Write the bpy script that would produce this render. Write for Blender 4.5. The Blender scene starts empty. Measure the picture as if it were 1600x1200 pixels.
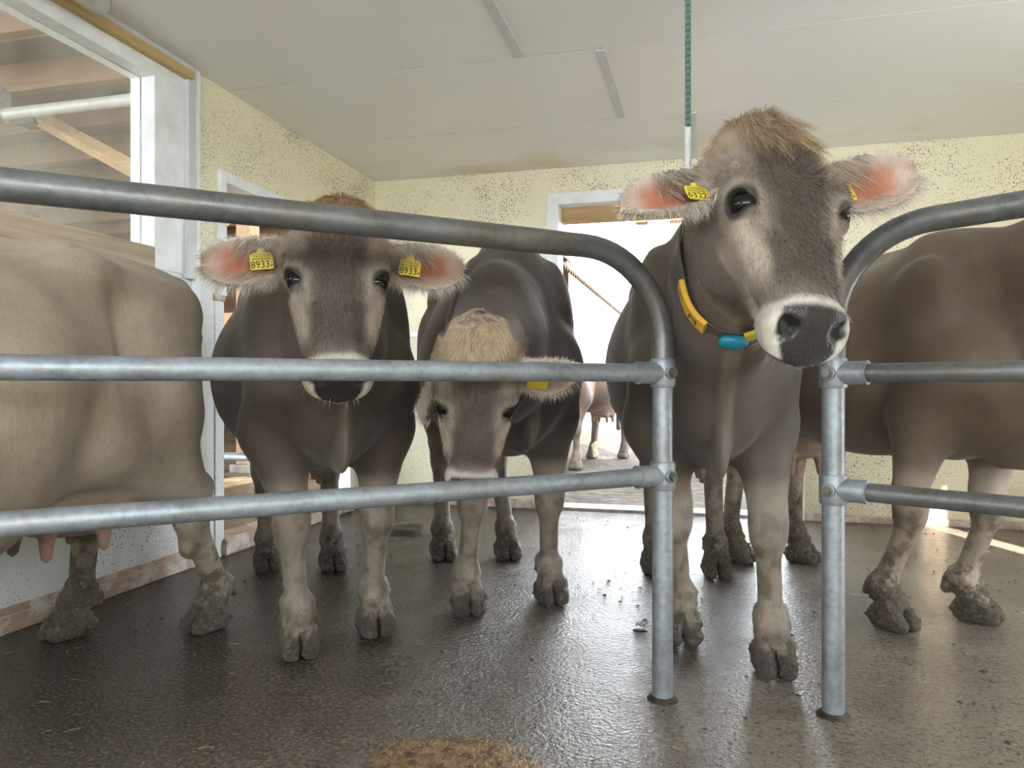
import bpy, math, random
import numpy as np
from mathutils import Vector, Matrix

# ------------------------------------------------------------------ camera, sky, sun, exposure
scene = bpy.context.scene
col = scene.collection
CAM_H = 0.92
FPX = 1150.0
cam_d = bpy.data.cameras.new('camera')
cam = bpy.data.objects.new('camera', cam_d)
col.objects.link(cam)
cam.location = (0, 0, CAM_H)
cam.rotation_euler = (math.pi/2, 0, 0)
cam_d.sensor_width = 36.0
cam_d.lens = FPX/1600.0*36.0
cam_d.clip_start = 0.05
cam_d.clip_end = 300
scene.camera = cam

A = math.atan(300.0/1150.0)           # the room is turned this much against the view
CA, SA = math.cos(A), math.sin(A)

world = bpy.data.worlds.new('sky')
scene.world = world
world.use_nodes = True
bg = world.node_tree.nodes['Background']
bg.inputs['Color'].default_value = (0.86, 0.93, 1.0, 1)
bg.inputs['Strength'].default_value = 1.5

sun_d = bpy.data.lights.new('sun', 'SUN')
sun_d.energy = 3.0
sun_d.angle = math.radians(0.6)
sun_d.color = (1.0, 0.93, 0.82)
sun = bpy.data.objects.new('sun', sun_d)
col.objects.link(sun)
_el = math.radians(35)
_du, _dv = -0.38, 0.925
_dx, _dy = _du*CA + _dv*SA, -_du*SA + _dv*CA
_dir = Vector((_dx*math.cos(_el), _dy*math.cos(_el), -math.sin(_el)))
sun.rotation_euler = _dir.to_track_quat('-Z', 'Y').to_euler()

vs = scene.view_settings
vs.view_transform = 'Standard'
vs.look = 'None'
vs.gamma = 1.0
vs.use_curve_mapping = False
vs.exposure = 3.3
scene.cycles.max_bounces = 10
scene.cycles.diffuse_bounces = 6
scene.cycles.sample_clamp_indirect = 8.0

rng = np.random.default_rng(7)
random.seed(7)

# ------------------------------------------------------------------ small helpers
def px(x, y, Y):
    """photo pixel at depth Y -> world point"""
    return np.array([(x-800.0)/FPX*Y, Y, CAM_H+(600.0-y)/FPX*Y])

def gpx(x, y):
    """photo pixel on the floor -> (X, Y)"""
    Y = FPX*CAM_H/(y-600.0)
    return np.array([(x-800.0)/FPX*Y, Y])

def R(u, v, z=0.0):
    """room coordinates -> world"""
    return Vector((u*CA+v*SA, -u*SA+v*CA, z))

def tag(o, label=None, cat=None, group=None, kind=None):
    if label: o['label'] = label
    if cat: o['category'] = cat
    if group: o['group'] = group
    if kind: o['kind'] = kind
    return o

def empty(name, loc=(0, 0, 0), rz=0.0, parent=None):
    o = bpy.data.objects.new(name, None)
    o.empty_display_size = 0.1
    col.objects.link(o)
    o.location = loc
    o.rotation_euler = (0, 0, rz)
    if parent: o.parent = parent
    return o

def link(name, me, mat=None, parent=None, smooth=False):
    o = bpy.data.objects.new(name, me)
    col.objects.link(o)
    if mat is not None and not me.materials: me.materials.append(mat)
    if parent: o.parent = parent
    if smooth:
        me.polygons.foreach_set('use_smooth', np.ones(len(me.polygons), dtype=bool))
    return o

class MB:
    """collects simple solids into one mesh"""
    def __init__(s): s.v = []; s.f = []
    def add(s, vs, fs):
        b = len(s.v); s.v += [tuple(p) for p in vs]; s.f += [tuple(i+b for i in f) for f in fs]; return s
    def box(s, x0, x1, y0, y1, z0, z1, c=0.0):
        """box with its vertical and horizontal edges taken off by c"""
        if c <= 0:
            return s.add([(x, y, z) for z in (z0, z1) for y in (y0, y1) for x in (x0, x1)],
                         [(0, 2, 3, 1), (4, 5, 7, 6), (0, 1, 5, 4), (2, 6, 7, 3), (0, 4, 6, 2), (1, 3, 7, 5)])
        L = [(x0, x1), (y0, y1), (z0, z1)]
        vs = []; ix = {}
        for i in range(8):
            b = (i & 1, i >> 1 & 1, i >> 2 & 1)
            for ax in range(3):
                p = []
                for k in range(3):
                    e = L[k][b[k]]
                    if k != ax: e += c*(1 if b[k] == 0 else -1)
                    p.append(e)
                ix[(i, ax)] = len(vs); vs.append(p)
        fs = []
        for ax in range(3):
            o1, o2 = (ax+1) % 3, (ax+2) % 3
            for sd in (0, 1):
                q = [(0, 0), (1, 0), (1, 1), (0, 1)]
                ids = []
                for a, b in q:
                    i = (sd << ax) | (a << o1) | (b << o2)
                    ids.append(ix[(i, ax)])
                fs.append(ids if sd else ids[::-1])
        for ax in range(3):
            o1, o2 = (ax+1) % 3, (ax+2) % 3
            for a in (0, 1):
                for b in (0, 1):
                    i0 = (a << o1) | (b << o2); i1 = i0 | (1 << ax)
                    f = [ix[(i0, o1)], ix[(i1, o1)], ix[(i1, o2)], ix[(i0, o2)]]
                    fs.append(f if a == b else f[::-1])
        for i in range(8):
            f = [ix[(i, 0)], ix[(i, 1)], ix[(i, 2)]]
            n = (i & 1)+(i >> 1 & 1)+(i >> 2 & 1)
            fs.append(f if n % 2 else f[::-1])
        return s.add(vs, fs)
    def tube(s, pts, r, n=16, caps=True, closed=False):
        pts = [Vector(p) for p in pts]
        rs = r if hasattr(r, '__len__') else [r]*len(pts)
        m = len(pts)
        prev = None; rings = []
        for i, p in enumerate(pts):
            if closed: t = (pts[(i+1) % m]-pts[i-1]).normalized()
            else: t = (pts[min(i+1, m-1)]-pts[max(i-1, 0)]).normalized()
            if prev is None:
                a = Vector((0, 0, 1)) if abs(t.z) < 0.9 else Vector((1, 0, 0))
                nn = t.cross(a).normalized()
            else:
                nn = (prev-t*prev.dot(t)).normalized()
            prev = nn
            bb = t.cross(nn)
            rings.append([p+(nn*math.cos(k*2*math.pi/n)+bb*math.sin(k*2*math.pi/n))*rs[i] for k in range(n)])
        vs = [q for ring in rings for q in ring]
        fs = []
        for i in range(m if closed else m-1):
            j = (i+1) % m
            for k in range(n):
                fs.append((i*n+k, i*n+(k+1) % n, j*n+(k+1) % n, j*n+k))
        if caps and not closed:
            fs.append(tuple(range(n))[::-1]); fs.append(tuple((m-1)*n+k for k in range(n)))
        return s.add(vs, fs)
    def build(s, name, mat=None, parent=None, smooth=False, rz=0.0):
        me = bpy.data.meshes.new(name)
        me.from_pydata(s.v, [], s.f)
        me.validate(); me.update()
        o = link(name, me, mat, parent, False)
        if smooth:
            me.polygons.foreach_set('use_smooth', np.ones(len(me.polygons), dtype=bool))
            me.set_sharp_from_angle(angle=math.radians(40))
        if rz: o.rotation_euler = (0, 0, rz)
        return o

# ------------------------------------------------------------------ material helpers
class NT:
    def __init__(s, name):
        s.m = bpy.data.materials.new(name); s.m.use_nodes = True
        s.t = s.m.node_tree; s.b = s.t.nodes['Principled BSDF']; s.out = s.t.nodes['Material Output']
        s._tc = None
    def n(s, typ, **kw):
        nd = s.t.nodes.new(typ)
        for k, v in kw.items(): setattr(nd, k, v)
        return nd
    def l(s, a, b): s.t.links.new(a, b)
    def tc(s, out='Object'):
        if s._tc is None: s._tc = s.n('ShaderNodeTexCoord')
        return s._tc.outputs[out]
    def mapping(s, scale=(1, 1, 1), loc=(0, 0, 0), rot=(0, 0, 0), src=None):
        m = s.n('ShaderNodeMapping')
        m.inputs['Scale'].default_value = scale; m.inputs['Location'].default_value = loc; m.inputs['Rotation'].default_value = rot
        s.l(src or s.tc(), m.inputs['Vector']); return m.outputs[0]
    def noise(s, scale, detail=4, rough=0.55, vec=None, dist=0.0, out='Fac'):
        nd = s.n('ShaderNodeTexNoise')
        nd.inputs['Scale'].default_value = scale; nd.inputs['Detail'].default_value = detail
        nd.inputs['Roughness'].default_value = rough; nd.inputs['Distortion'].default_value = dist
        s.l(vec or s.tc(), nd.inputs['Vector']); return nd.outputs[out]
    def vor(s, scale, vec=None, out='Distance', rnd=1.0, feature='F1'):
        nd = s.n('ShaderNodeTexVoronoi'); nd.feature = feature
        nd.inputs['Scale'].default_value = scale; nd.inputs['Randomness'].default_value = rnd
        s.l(vec or s.tc(), nd.inputs['Vector']); return nd.outputs[out]
    def ramp(s, fac, stops, interp='LINEAR'):
        r = s.n('ShaderNodeValToRGB'); r.color_ramp.interpolation = interp
        e = r.color_ramp.elements
        while len(e) < len(stops): e.new(0.5)
        for i, (p, c) in enumerate(stops):
            e[i].position = p
            e[i].color = (c, c, c, 1) if not hasattr(c, '__len__') else (c[0], c[1], c[2], 1)
        s.l(fac, r.inputs['Fac']); return r.outputs['Color']
    def mix(s, fac, a, b, mode='MIX'):
        m = s.n('ShaderNodeMix', data_type='RGBA', blend_type=mode)
        for v, sock in ((fac, m.inputs[0]), (a, m.inputs[6]), (b, m.inputs[7])):
            if hasattr(v, 'default_value') or hasattr(v, 'is_linked'): s.l(v, sock)
            elif hasattr(v, '__len__'): sock.default_value = (v[0], v[1], v[2], 1)
            else: sock.default_value = v if sock.type == 'VALUE' else (v, v, v, 1)
        return m.outputs[2]
    def math(s, op, a, b=0.0, clamp=False):
        m = s.n('ShaderNodeMath', operation=op); m.use_clamp = clamp
        for v, sock in ((a, m.inputs[0]), (b, m.inputs[1])):
            if hasattr(v, 'is_linked'): s.l(v, sock)
            else: sock.default_value = v
        return m.outputs[0]
    def xyz(s, i, src=None):
        sp = s.n('ShaderNodeSeparateXYZ'); s.l(src or s.tc(), sp.inputs[0]); return sp.outputs[i]
    def bump(s, h, strength=0.3, dist=0.01, normal=None):
        b = s.n('ShaderNodeBump'); b.inputs['Strength'].default_value = strength; b.inputs['Distance'].default_value = dist
        s.l(h, b.inputs['Height'])
        if normal is not None: s.l(normal, b.inputs['Normal'])
        return b.outputs[0]
    def set(s, **kw):
        for k, v in kw.items():
            sock = s.b.inputs[k.replace('_', ' ')]
            if hasattr(v, 'is_linked'): s.l(v, sock)
            elif hasattr(v, '__len__') and sock.type == 'RGBA': sock.default_value = (v[0], v[1], v[2], 1)
            else: sock.default_value = v
        return s.m

def plain(name, c, rough=0.6, metal=0.0, var=0.08, scale=30, **kw):
    n = NT(name)
    f = n.noise(scale, 3)
    lo = tuple(max(0, x*(1-var*2)) for x in c); hi = tuple(min(1, x*(1+var)) for x in c)
    n.set(Base_Color=n.ramp(f, [(0.3, lo), (0.7, hi)]), Roughness=rough, Metallic=metal, **kw)
    return n.m

def wood_mat(name, c, axis=0, dark=0.6, rough=0.7):
    n = NT(name)
    sc = [18, 18, 18]; sc[axis] = 1.2
    f = n.noise(1.0, 5, 0.6, n.mapping(tuple(sc)), 0.6)
    c2 = tuple(x*dark for x in c)
    k = n.ramp(f, [(0.35, c2), (0.62, c)])
    sc2 = [60, 60, 60]; sc2[axis] = 2
    g = n.noise(1.0, 2, 0.5, n.mapping(tuple(sc2)))
    k = n.mix(0.35, k, n.ramp(g, [(0.4, c2), (0.6, c)]), 'MIX')
    n.set(Base_Color=k, Roughness=rough, Normal=n.bump(g, 0.2, 0.003))
    return n.m

MAT = {}
# ------------------------------------------------------------------ materials
def wall_mat(name, c, speck=1.0, dirt_z=0.35, grime=(0.35, 0.27, 0.18)):
    """painted panel wall with fly specks (dense in clouds) and a splashed, grimy foot"""
    n = NT(name)
    base = n.ramp(n.noise(1.6, 4), [(0.3, tuple(x*0.93 for x in c)), (0.7, c)])
    cloud = n.noise(2.3, 3, 0.6)
    def specks(scale, lo, hi, offs):
        vec = n.mapping((1, 1, 1), offs)
        d = n.vor(scale, vec)
        rnd = n.xyz(0, n.vor(scale, vec, 'Color'))
        thr = n.math('MULTIPLY', n.math('SUBTRACT', n.math('ADD', cloud, n.math('MULTIPLY', rnd, 0.55)), lo, True), hi*speck)
        return n.math('LESS_THAN', d, thr)
    s1 = specks(135, 0.72, 1.0, (0, 0, 0))
    s2 = specks(58, 0.79, 0.8, (3, 5, 1))
    s = n.math('MAXIMUM', s1, s2)
    colr = n.mix(n.math('MULTIPLY', s, 0.8), base, (0.10, 0.075, 0.05))
    # streaks of grime near the floor
    z = n.xyz(2)
    g = n.noise(5, 5, 0.65, n.mapping((1, 1, 0.35)))
    gz = n.math('MULTIPLY', n.math('SUBTRACT', 1.0, n.math('DIVIDE', z, dirt_z), True), n.ramp(g, [(0.3, 0.15), (0.75, 1.0)]), True)
    colr = n.mix(n.math('MULTIPLY', gz, 0.85), colr, grime)
    n.set(Base_Color=colr, Roughness=0.45, Normal=n.bump(n.noise(120, 2), 0.06, 0.002))
    return n.m

MAT['wall'] = wall_mat('cream_wall', (0.86, 0.80, 0.58), 1.25)
MAT['wall_low'] = wall_mat('skylit_low_wall', (0.80, 0.82, 0.82), 0.9, 0.25, (0.42, 0.33, 0.26))  # paler and cooler than the cream walls: sky light put into the colour
MAT['trim'] = plain('white_trim', (0.84, 0.86, 0.86), 0.4, var=0.06, scale=9)
MAT['frame_grey'] = plain('grey_frame', (0.62, 0.63, 0.64), 0.4, var=0.06, scale=9)

def ceiling_mat():
    n = NT('ceiling_panel')
    f = n.noise(0.9, 4)
    z = n.noise(2.2, 3)
    c = n.ramp(f, [(0.3, (0.79, 0.785, 0.775)), (0.7, (0.83, 0.825, 0.815))])
    # a few brownish water stains near the back wall
    v = n.xyz(1)
    st = n.math('MULTIPLY', n.math('MULTIPLY', n.math('SUBTRACT', v, 4.6, True), 1.6, True), n.ramp(n.noise(1.7, 3), [(0.5, 0.0), (0.72, 1.0)]))
    c = n.mix(n.math('MULTIPLY', st, 0.7), c, (0.62, 0.45, 0.22))
    sp = n.math('LESS_THAN', n.vor(9), n.math('MULTIPLY', n.math('SUBTRACT', n.xyz(0, n.vor(9, None, 'Color')), 0.82, True), 0.25))
    c = n.mix(sp, c, (0.15, 0.12, 0.1))
    h = n.noise(55, 2, 0.5)
    n.set(Base_Color=c, Roughness=0.36, Normal=n.bump(n.ramp(h, [(0.45, 0.0), (0.6, 1.0)]), 0.08, 0.003))
    return n.m
MAT['ceiling'] = ceiling_mat()

def floor_mat():
    n = NT('wet_concrete')
    big = n.noise(0.7, 5, 0.6, None, 0.4)
    mid = n.noise(3.2, 6, 0.65, None, 0.3)
    fine = n.noise(45, 4, 0.6)
    # pale film against wet dark concrete, patchy
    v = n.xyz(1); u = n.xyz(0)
    light_grad = n.math('ADD', n.math('MULTIPLY', n.math('SUBTRACT', u, -1.2), 0.16), n.math('MULTIPLY', n.math('SUBTRACT', v, 2.2), -0.045))  # light balance put into the colour: paler rightwards, darker towards the back door
    f = n.math('ADD', n.math('ADD', n.math('MULTIPLY', big, 0.5), n.math('MULTIPLY', mid, 0.5)), n.math('SUBTRACT', light_grad, 0.12))
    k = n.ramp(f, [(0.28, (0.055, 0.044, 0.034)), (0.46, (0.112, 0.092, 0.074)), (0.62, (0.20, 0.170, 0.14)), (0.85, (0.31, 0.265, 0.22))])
    k = n.mix(n.math('MULTIPLY', n.ramp(n.noise(85, 5, 0.75), [(0.48, 0), (0.66, 1)]), 0.5), k, (0.36, 0.32, 0.275))
    k = n.mix(n.math('MULTIPLY', n.ramp(n.noise(60, 4, 0.7), [(0.36, 1), (0.48, 0)]), 0.6), k, (0.028, 0.022, 0.017))
    # rust-brown puddle close to the viewer
    def blob(u0, v0, ru, rv, wob=0.5):
        du = n.math('DIVIDE', n.math('SUBTRACT', u, u0), ru); dv = n.math('DIVIDE', n.math('SUBTRACT', v, v0), rv)
        d = n.math('SQRT', n.math('ADD', n.math('MULTIPLY', du, du), n.math('MULTIPLY', dv, dv)))
        d = n.math('ADD', d, n.math('MULTIPLY', n.math('SUBTRACT', mid, 0.5), wob*2))
        return n.ramp(d, [(0.75, 1.0), (1.05, 0.0)])
    st = blob(-0.56, 1.68, 0.26, 0.17)
    rust = n.ramp(n.noise(28, 4), [(0.35, (0.10, 0.05, 0.015)), (0.65, (0.33, 0.20, 0.08))])
    k = n.mix(n.math('MULTIPLY', st, 0.9), k, rust)
    for (a_, b_, r_) in ((0.375, 1.76, 0.05),):
        k = n.mix(n.math('MULTIPLY', blob(a_, b_, r_*1.6, r_*1.2, 0.6), 0.8), k, (0.05, 0.03, 0.015))
    wet = n.ramp(n.math('ADD', n.math('MULTIPLY', n.noise(1.6, 4, 0.6), 0.6), n.math('MULTIPLY', mid, 0.4)), [(0.38, 0.08), (0.52, 0.16), (0.68, 0.34)])
    h = n.math('ADD', n.math('MULTIPLY', n.noise(75, 3, 0.6), 1.0), n.math('MULTIPLY', n.noise(9, 4), 0.8))
    n.set(Base_Color=k, Roughness=wet, Normal=n.bump(h, 1.0, 0.009), IOR=1.45, Specular_IOR_Level=0.42)
    return n.m
MAT['floor'] = floor_mat()

def yard_mat():
    n = NT('yard_ground')
    f = n.noise(1.2, 6, 0.65); g = n.noise(14, 5, 0.7)
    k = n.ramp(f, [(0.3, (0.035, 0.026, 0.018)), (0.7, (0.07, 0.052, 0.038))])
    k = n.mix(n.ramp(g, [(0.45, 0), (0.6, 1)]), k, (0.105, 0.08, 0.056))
    n.set(Base_Color=k, Specular_IOR_Level=0.2, Roughness=0.9, Normal=n.bump(g, 0.7, 0.03))
    return n.m
MAT['yard'] = yard_mat()

def barn_floor_mat():
    n = NT('barn_floor_wet_manure')
    f = n.noise(2.5, 6, 0.65)
    k = n.ramp(f, [(0.3, (0.05, 0.04, 0.025)), (0.6, (0.13, 0.10, 0.06)), (0.8, (0.34, 0.27, 0.15))])
    n.set(Base_Color=k, Roughness=n.ramp(f, [(0.4, 0.2), (0.7, 0.7)]), Normal=n.bump(n.noise(18, 5), 0.7, 0.02))
    return n.m
MAT['barn_floor'] = barn_floor_mat()

def galv(name, c, brown=0.35, rough=(0.35, 0.6)):
    """dull galvanised pipe: zinc mottling, brown handling film on top, scuffs"""
    n = NT(name)
    m = n.noise(9, 5, 0.65)
    f = n.math('ADD', n.math('MULTIPLY', n.noise(60, 4, 0.7), 0.45), n.math('MULTIPLY', m, 0.55))
    k = n.ramp(f, [(0.30, tuple(x*0.5 for x in c)), (0.5, c), (0.70, tuple(min(1, x*1.35) for x in c))])
    film = n.ramp(n.noise(3.1, 5, 0.7, None, 0.6), [(0.45, 0.0), (0.68, 1.0)])
    k = n.mix(n.math('MULTIPLY', film, brown), k, (0.16, 0.12, 0.08))
    sc = n.ramp(n.noise(1.0, 3, 0.6, n.mapping((30, 30, 30)), 1.5), [(0.70, 0.0), (0.76, 1.0)])
    k = n.mix(n.math('MULTIPLY', sc, 0.6), k, (0.07, 0.055, 0.04))
    n.set(Base_Color=k, Metallic=0.55, Roughness=n.ramp(m, [(0.3, rough[0]), (0.7, rough[1])]), Normal=n.bump(m, 0.12, 0.004))
    return n.m
MAT['galv'] = galv('galvanised_pipe', (0.30, 0.335, 0.37))
MAT['galv_worn'] = galv('galvanised_pipe_worn', (0.165, 0.175, 0.178), 0.6, (0.3, 0.5))
MAT['bolt'] = plain('dirty_steel_bolt', (0.22, 0.21, 0.20), 0.45, 0.8, 0.2)
MAT['wood'] = wood_mat('pale_timber', (0.52, 0.34, 0.17), 0)
MAT['wood_v'] = wood_mat('pale_timber_upright', (0.50, 0.33, 0.18), 2)
MAT['wood_red'] = wood_mat('reddish_rafter', (0.22, 0.115, 0.06), 0)
MAT['wood_strip'] = wood_mat('yellow_pine_strip', (0.62, 0.46, 0.20), 1)
MAT['board_dark'] = wood_mat('weathered_board', (0.13, 0.085, 0.055), 1)
MAT['skirting'] = (lambda n: n.set(Base_Color=n.mix(n.ramp(n.noise(7, 6, 0.7, None, 0.5), [(0.45, 0), (0.6, 1)]), (0.36, 0.25, 0.19), (0.58, 0.53, 0.46)), Roughness=0.5, Normal=n.bump(n.noise(20, 4), 0.3, 0.004)))(NT('dirty_skirting'))
MAT['conc_dirty'] = plain('dirty_slat_concrete', (0.075, 0.062, 0.050), 0.85, var=0.35, scale=9, Specular_IOR_Level=0.2)
MAT['conc'] = plain('concrete', (0.30, 0.27, 0.235), 0.75, var=0.2, scale=12)
MAT['white_pipe'] = plain('white_pipe', (0.42, 0.40, 0.37), 0.35)
MAT['wood_pale'] = wood_mat('pale_sill_timber', (0.62, 0.50, 0.36), 1)
MAT['roof'] = plain('corrugated_sheet', (0.055, 0.036, 0.02), 0.8, var=0.2, Specular_IOR_Level=0.2)

def glass_mat():
    n = NT('dusty_glass')
    n.t.nodes.remove(n.b)
    tr = n.n('ShaderNodeBsdfTransparent'); tr.inputs[0].default_value = (0.93, 0.95, 0.93, 1)
    gl = n.n('ShaderNodeBsdfGlossy'); gl.inputs['Roughness'].default_value = 0.05
    df = n.n('ShaderNodeBsdfDiffuse'); df.inputs[0].default_value = (0.62, 0.58, 0.48, 1)
    tl = n.n('ShaderNodeBsdfTranslucent'); tl.inputs[0].default_value = (0.62, 0.58, 0.48, 1)
    fr = n.n('ShaderNodeFresnel'); fr.inputs[0].default_value = 1.22
    m0 = n.n('ShaderNodeMixShader'); n.l(fr.outputs[0], m0.inputs[0]); n.l(tr.outputs[0], m0.inputs[1]); n.l(gl.outputs[0], m0.inputs[2])
    big = n.noise(1.6, 5, 0.6, None, 0.3)
    smear = n.noise(1.0, 4, 0.6, n.mapping((8, 8, 1.2)), 0.8)
    sp = n.vor(110)
    spots = n.ramp(sp, [(0.10, 1.0), (0.17, 0.0)])
    d = n.math('ADD', n.math('MULTIPLY', n.ramp(big, [(0.3, 0.10), (0.7, 0.42)]), n.ramp(smear, [(0.3, 0.6), (0.7, 1.0)])), n.math('MULTIPLY', spots, 0.18), True)
    md = n.n('ShaderNodeMixShader'); md.inputs[0].default_value = 0.5
    n.l(df.outputs[0], md.inputs[1]); n.l(tl.outputs[0], md.inputs[2])
    m1 = n.n('ShaderNodeMixShader'); n.l(d, m1.inputs[0]); n.l(m0.outputs[0], m1.inputs[1]); n.l(md.outputs[0], m1.inputs[2])
    n.l(m1.outputs[0], n.out.inputs['Surface'])
    return n.m
MAT['glass'] = glass_mat()
MAT['lamp_cover'] = (lambda n: n.set(Base_Color=(0.75, 0.76, 0.70), Roughness=0.15, Transmission_Weight=0.55, IOR=1.4))(NT('clear_lamp_cover'))
MAT['rope'] = (lambda n: n.set(Base_Color=n.ramp(n.math('FRACT', n.math('MULTIPLY', n.xyz(2), 60.0)), [(0.3, (0.035, 0.10, 0.085)), (0.7, (0.10, 0.17, 0.15))]), Roughness=0.7))(NT('green_rope'))
MAT['rope_white'] = plain('whitish_rope_end', (0.55, 0.56, 0.55), 0.7)
MAT['yellow'] = plain('yellow_plastic', (0.72, 0.58, 0.05), 0.4, var=0.05)
MAT['yellow_strap'] = plain('orange_yellow_plastic', (0.72, 0.42, 0.04), 0.45, var=0.05)
MAT['teal'] = plain('teal_plastic', (0.01, 0.22, 0.34), 0.35, var=0.08)
MAT['ink'] = plain('black_ink', (0.02, 0.02, 0.015), 0.6)
MAT['strap'] = plain('dark_webbing_strap', (0.10, 0.075, 0.055), 0.7)
MAT['straw'] = plain('straw', (0.30, 0.23, 0.12), 0.7, var=0.3, scale=50)
MAT['dung'] = plain('dung', (0.05, 0.038, 0.024), 0.5, var=0.3, scale=40)
MAT['eye'] = (lambda n: n.set(Base_Color=(0.006, 0.005, 0.005), Roughness=0.10, IOR=1.35))(NT('wet_dark_eye'))

def coat_mat():
    """coat colour comes per vertex (its pattern); noise gives the lie of the hair"""
    n = NT('cow_coat')
    at = n.n('ShaderNodeAttribute'); at.attribute_name = 'coat'
    h = n.noise(1.0, 4, 0.65, n.mapping((140, 140, 46)))
    h2 = n.noise(7, 4, 0.6)
    k = n.mix(1.0, at.outputs['Color'], n.ramp(h, [(0.25, 0.87), (0.75, 1.09)]), 'MULTIPLY')
    k = n.mix(1.0, k, n.ramp(h2, [(0.25, 0.80), (0.75, 1.15)]), 'MULTIPLY')
    # caked mud and dung on the feet, splashes above
    z = n.xyz(2)
    mn = n.noise(26, 6, 0.7, None, 0.3)
    mat_ = n.n('ShaderNodeAttribute'); mat_.attribute_name = 'mud'; mud = mat_.outputs['Fac']
    lim = n.math('ADD', n.math('MULTIPLY', n.math('SUBTRACT', mud, z), 3.0), n.math('MULTIPLY', n.math('SUBTRACT', mn, 0.5), 2.2))
    mask = n.ramp(lim, [(0.05, 0.0), (0.40, 1.0)])
    mudc = n.ramp(n.noise(75, 5, 0.7), [(0.35, (0.030, 0.022, 0.015)), (0.55, (0.085, 0.064, 0.044)), (0.68, (0.26, 0.20, 0.12))])
    k = n.mix(n.math('MULTIPLY', mask, 0.88), k, mudc)
    sp = n.math('MULTIPLY', n.ramp(n.noise(34, 5, 0.7), [(0.60, 0.0), (0.66, 1.0)]), n.math('MULTIPLY', n.ramp(z, [(0.35, 0.75), (0.70, 0.0)]), n.math('MULTIPLY', mud, 4.0, True)))
    k = n.mix(sp, k, (0.055, 0.042, 0.03))
    fold = n.noise(1.0, 3, 0.5, n.mapping((5, 5, 2.5)), 0.5)
    b = n.bump(fold, 0.22, 0.03)
    b = n.bump(n.noise(1.0, 4, 0.6, n.mapping((22, 22, 9)), 1.0), 0.10, 0.02, b)
    b = n.bump(h, 0.35, 0.003, b)
    b = n.bump(n.math('MULTIPLY', mn, mask), 0.8, 0.02, b)
    b = n.bump(n.math('MULTIPLY', n.ramp(n.vor(190), [(0.2, 1.0), (0.7, 0.0)]), at.outputs['Alpha']), 0.22, 0.003, b)
    rough = n.math('SUBTRACT', 0.60, n.math('MULTIPLY', at.outputs['Alpha'], 0.45))
    n.set(Base_Color=k, Roughness=rough, Normal=b, Sheen_Weight=0.12, Sheen_Roughness=0.4, Specular_IOR_Level=0.45)
    return n.m
MAT['coat'] = coat_mat()
def hair_mat():
    n = NT('cow_hair')
    at = n.n('ShaderNodeAttribute'); at.attribute_name = 'coat'
    n.set(Base_Color=at.outputs['Color'], Roughness=0.6, Specular_IOR_Level=0.3)
    return n.m
MAT['hair'] = hair_mat()
# ------------------------------------------------------------------ the room (room axes: u along the back wall, v away from the viewer)
UL, UR, VB, VF, HC = -2.49, 2.50, 5.30, -3.6, 2.50
RZ = -A
def rb(name, boxes, mat, parent=None, c=0.0, kind='structure', smooth=False):
    m = MB()
    for b in boxes: m.box(*b, c=c)
    o = m.build(name, mat, parent, smooth, 0 if parent else RZ)
    if kind and not parent: tag(o, kind=kind)
    return o

DW0, DW1, DH = -1.04, 0.58, 2.24           # back doorway
LD0, LD1, LDH = 3.42, 4.85, 2.0            # doorway in the left wall
WV0, WV1, WS, WT = -1.2, 2.905, 1.50, 2.36  # window in the left wall

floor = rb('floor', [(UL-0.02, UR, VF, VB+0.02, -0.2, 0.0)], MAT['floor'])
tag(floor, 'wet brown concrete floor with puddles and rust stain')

wall_back = rb('wall_back', [(UL-0.2, DW0, VB, VB+0.16, 0, HC+0.1), (DW1, UR+0.2, VB, VB+0.16, 0, HC+0.1), (DW0, DW1, VB, VB+0.16, DH, HC+0.1)], MAT['wall'])
tag(wall_back, 'cream panel wall speckled with fly dirt around the bright doorway')
wall_left = rb('wall_left', [(UL-0.14, UL, LD1, VB, 0, HC+0.1), (UL-0.14, UL, LD0, LD1, LDH, HC+0.1), (UL-0.14, UL, 3.17, LD0, 0, HC+0.1)], MAT['wall'])
tag(wall_left, 'cream speckled side wall with an open doorway')
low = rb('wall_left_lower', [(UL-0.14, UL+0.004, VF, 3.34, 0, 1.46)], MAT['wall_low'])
tag(low, 'splashed lower wall with sky light in its colour, behind the leftmost cow', kind='structure')
rb('wall_left_rear', [(UL-0.14, UL, VF, WV0, 1.46, HC+0.1)], MAT['wall'])
# right wall with a door left ajar: the gap lets a blade of sun in; unseen high openings here and in front are shaped for sky fill
SV, SG = 2.46, 0.42
rb('wall_right', [(UR, UR+0.03, -1.5, SV, 0, HC+0.1), (UR, UR+0.03, SV+SG, VB, 0, HC+0.1), (UR, UR+0.03, SV, SV+SG, 2.15, HC+0.1), (UR, UR+0.03, VF, -1.5, 2.3, HC+0.1), (UR, UR+0.03, VF, -1.5, 0, 1.35)], MAT['wall'])
rb('wall_front', [(UL-0.14, -2.0, VF-0.14, VF, 0, HC+0.1), (2.2, UR+0.1, VF-0.14, VF, 0, HC+0.1), (-2.0, 2.2, VF-0.14, VF, 2.42, HC+0.1), (-2.0, 2.2, VF-0.14, VF, 0, 1.35)], MAT['wall'])

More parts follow.
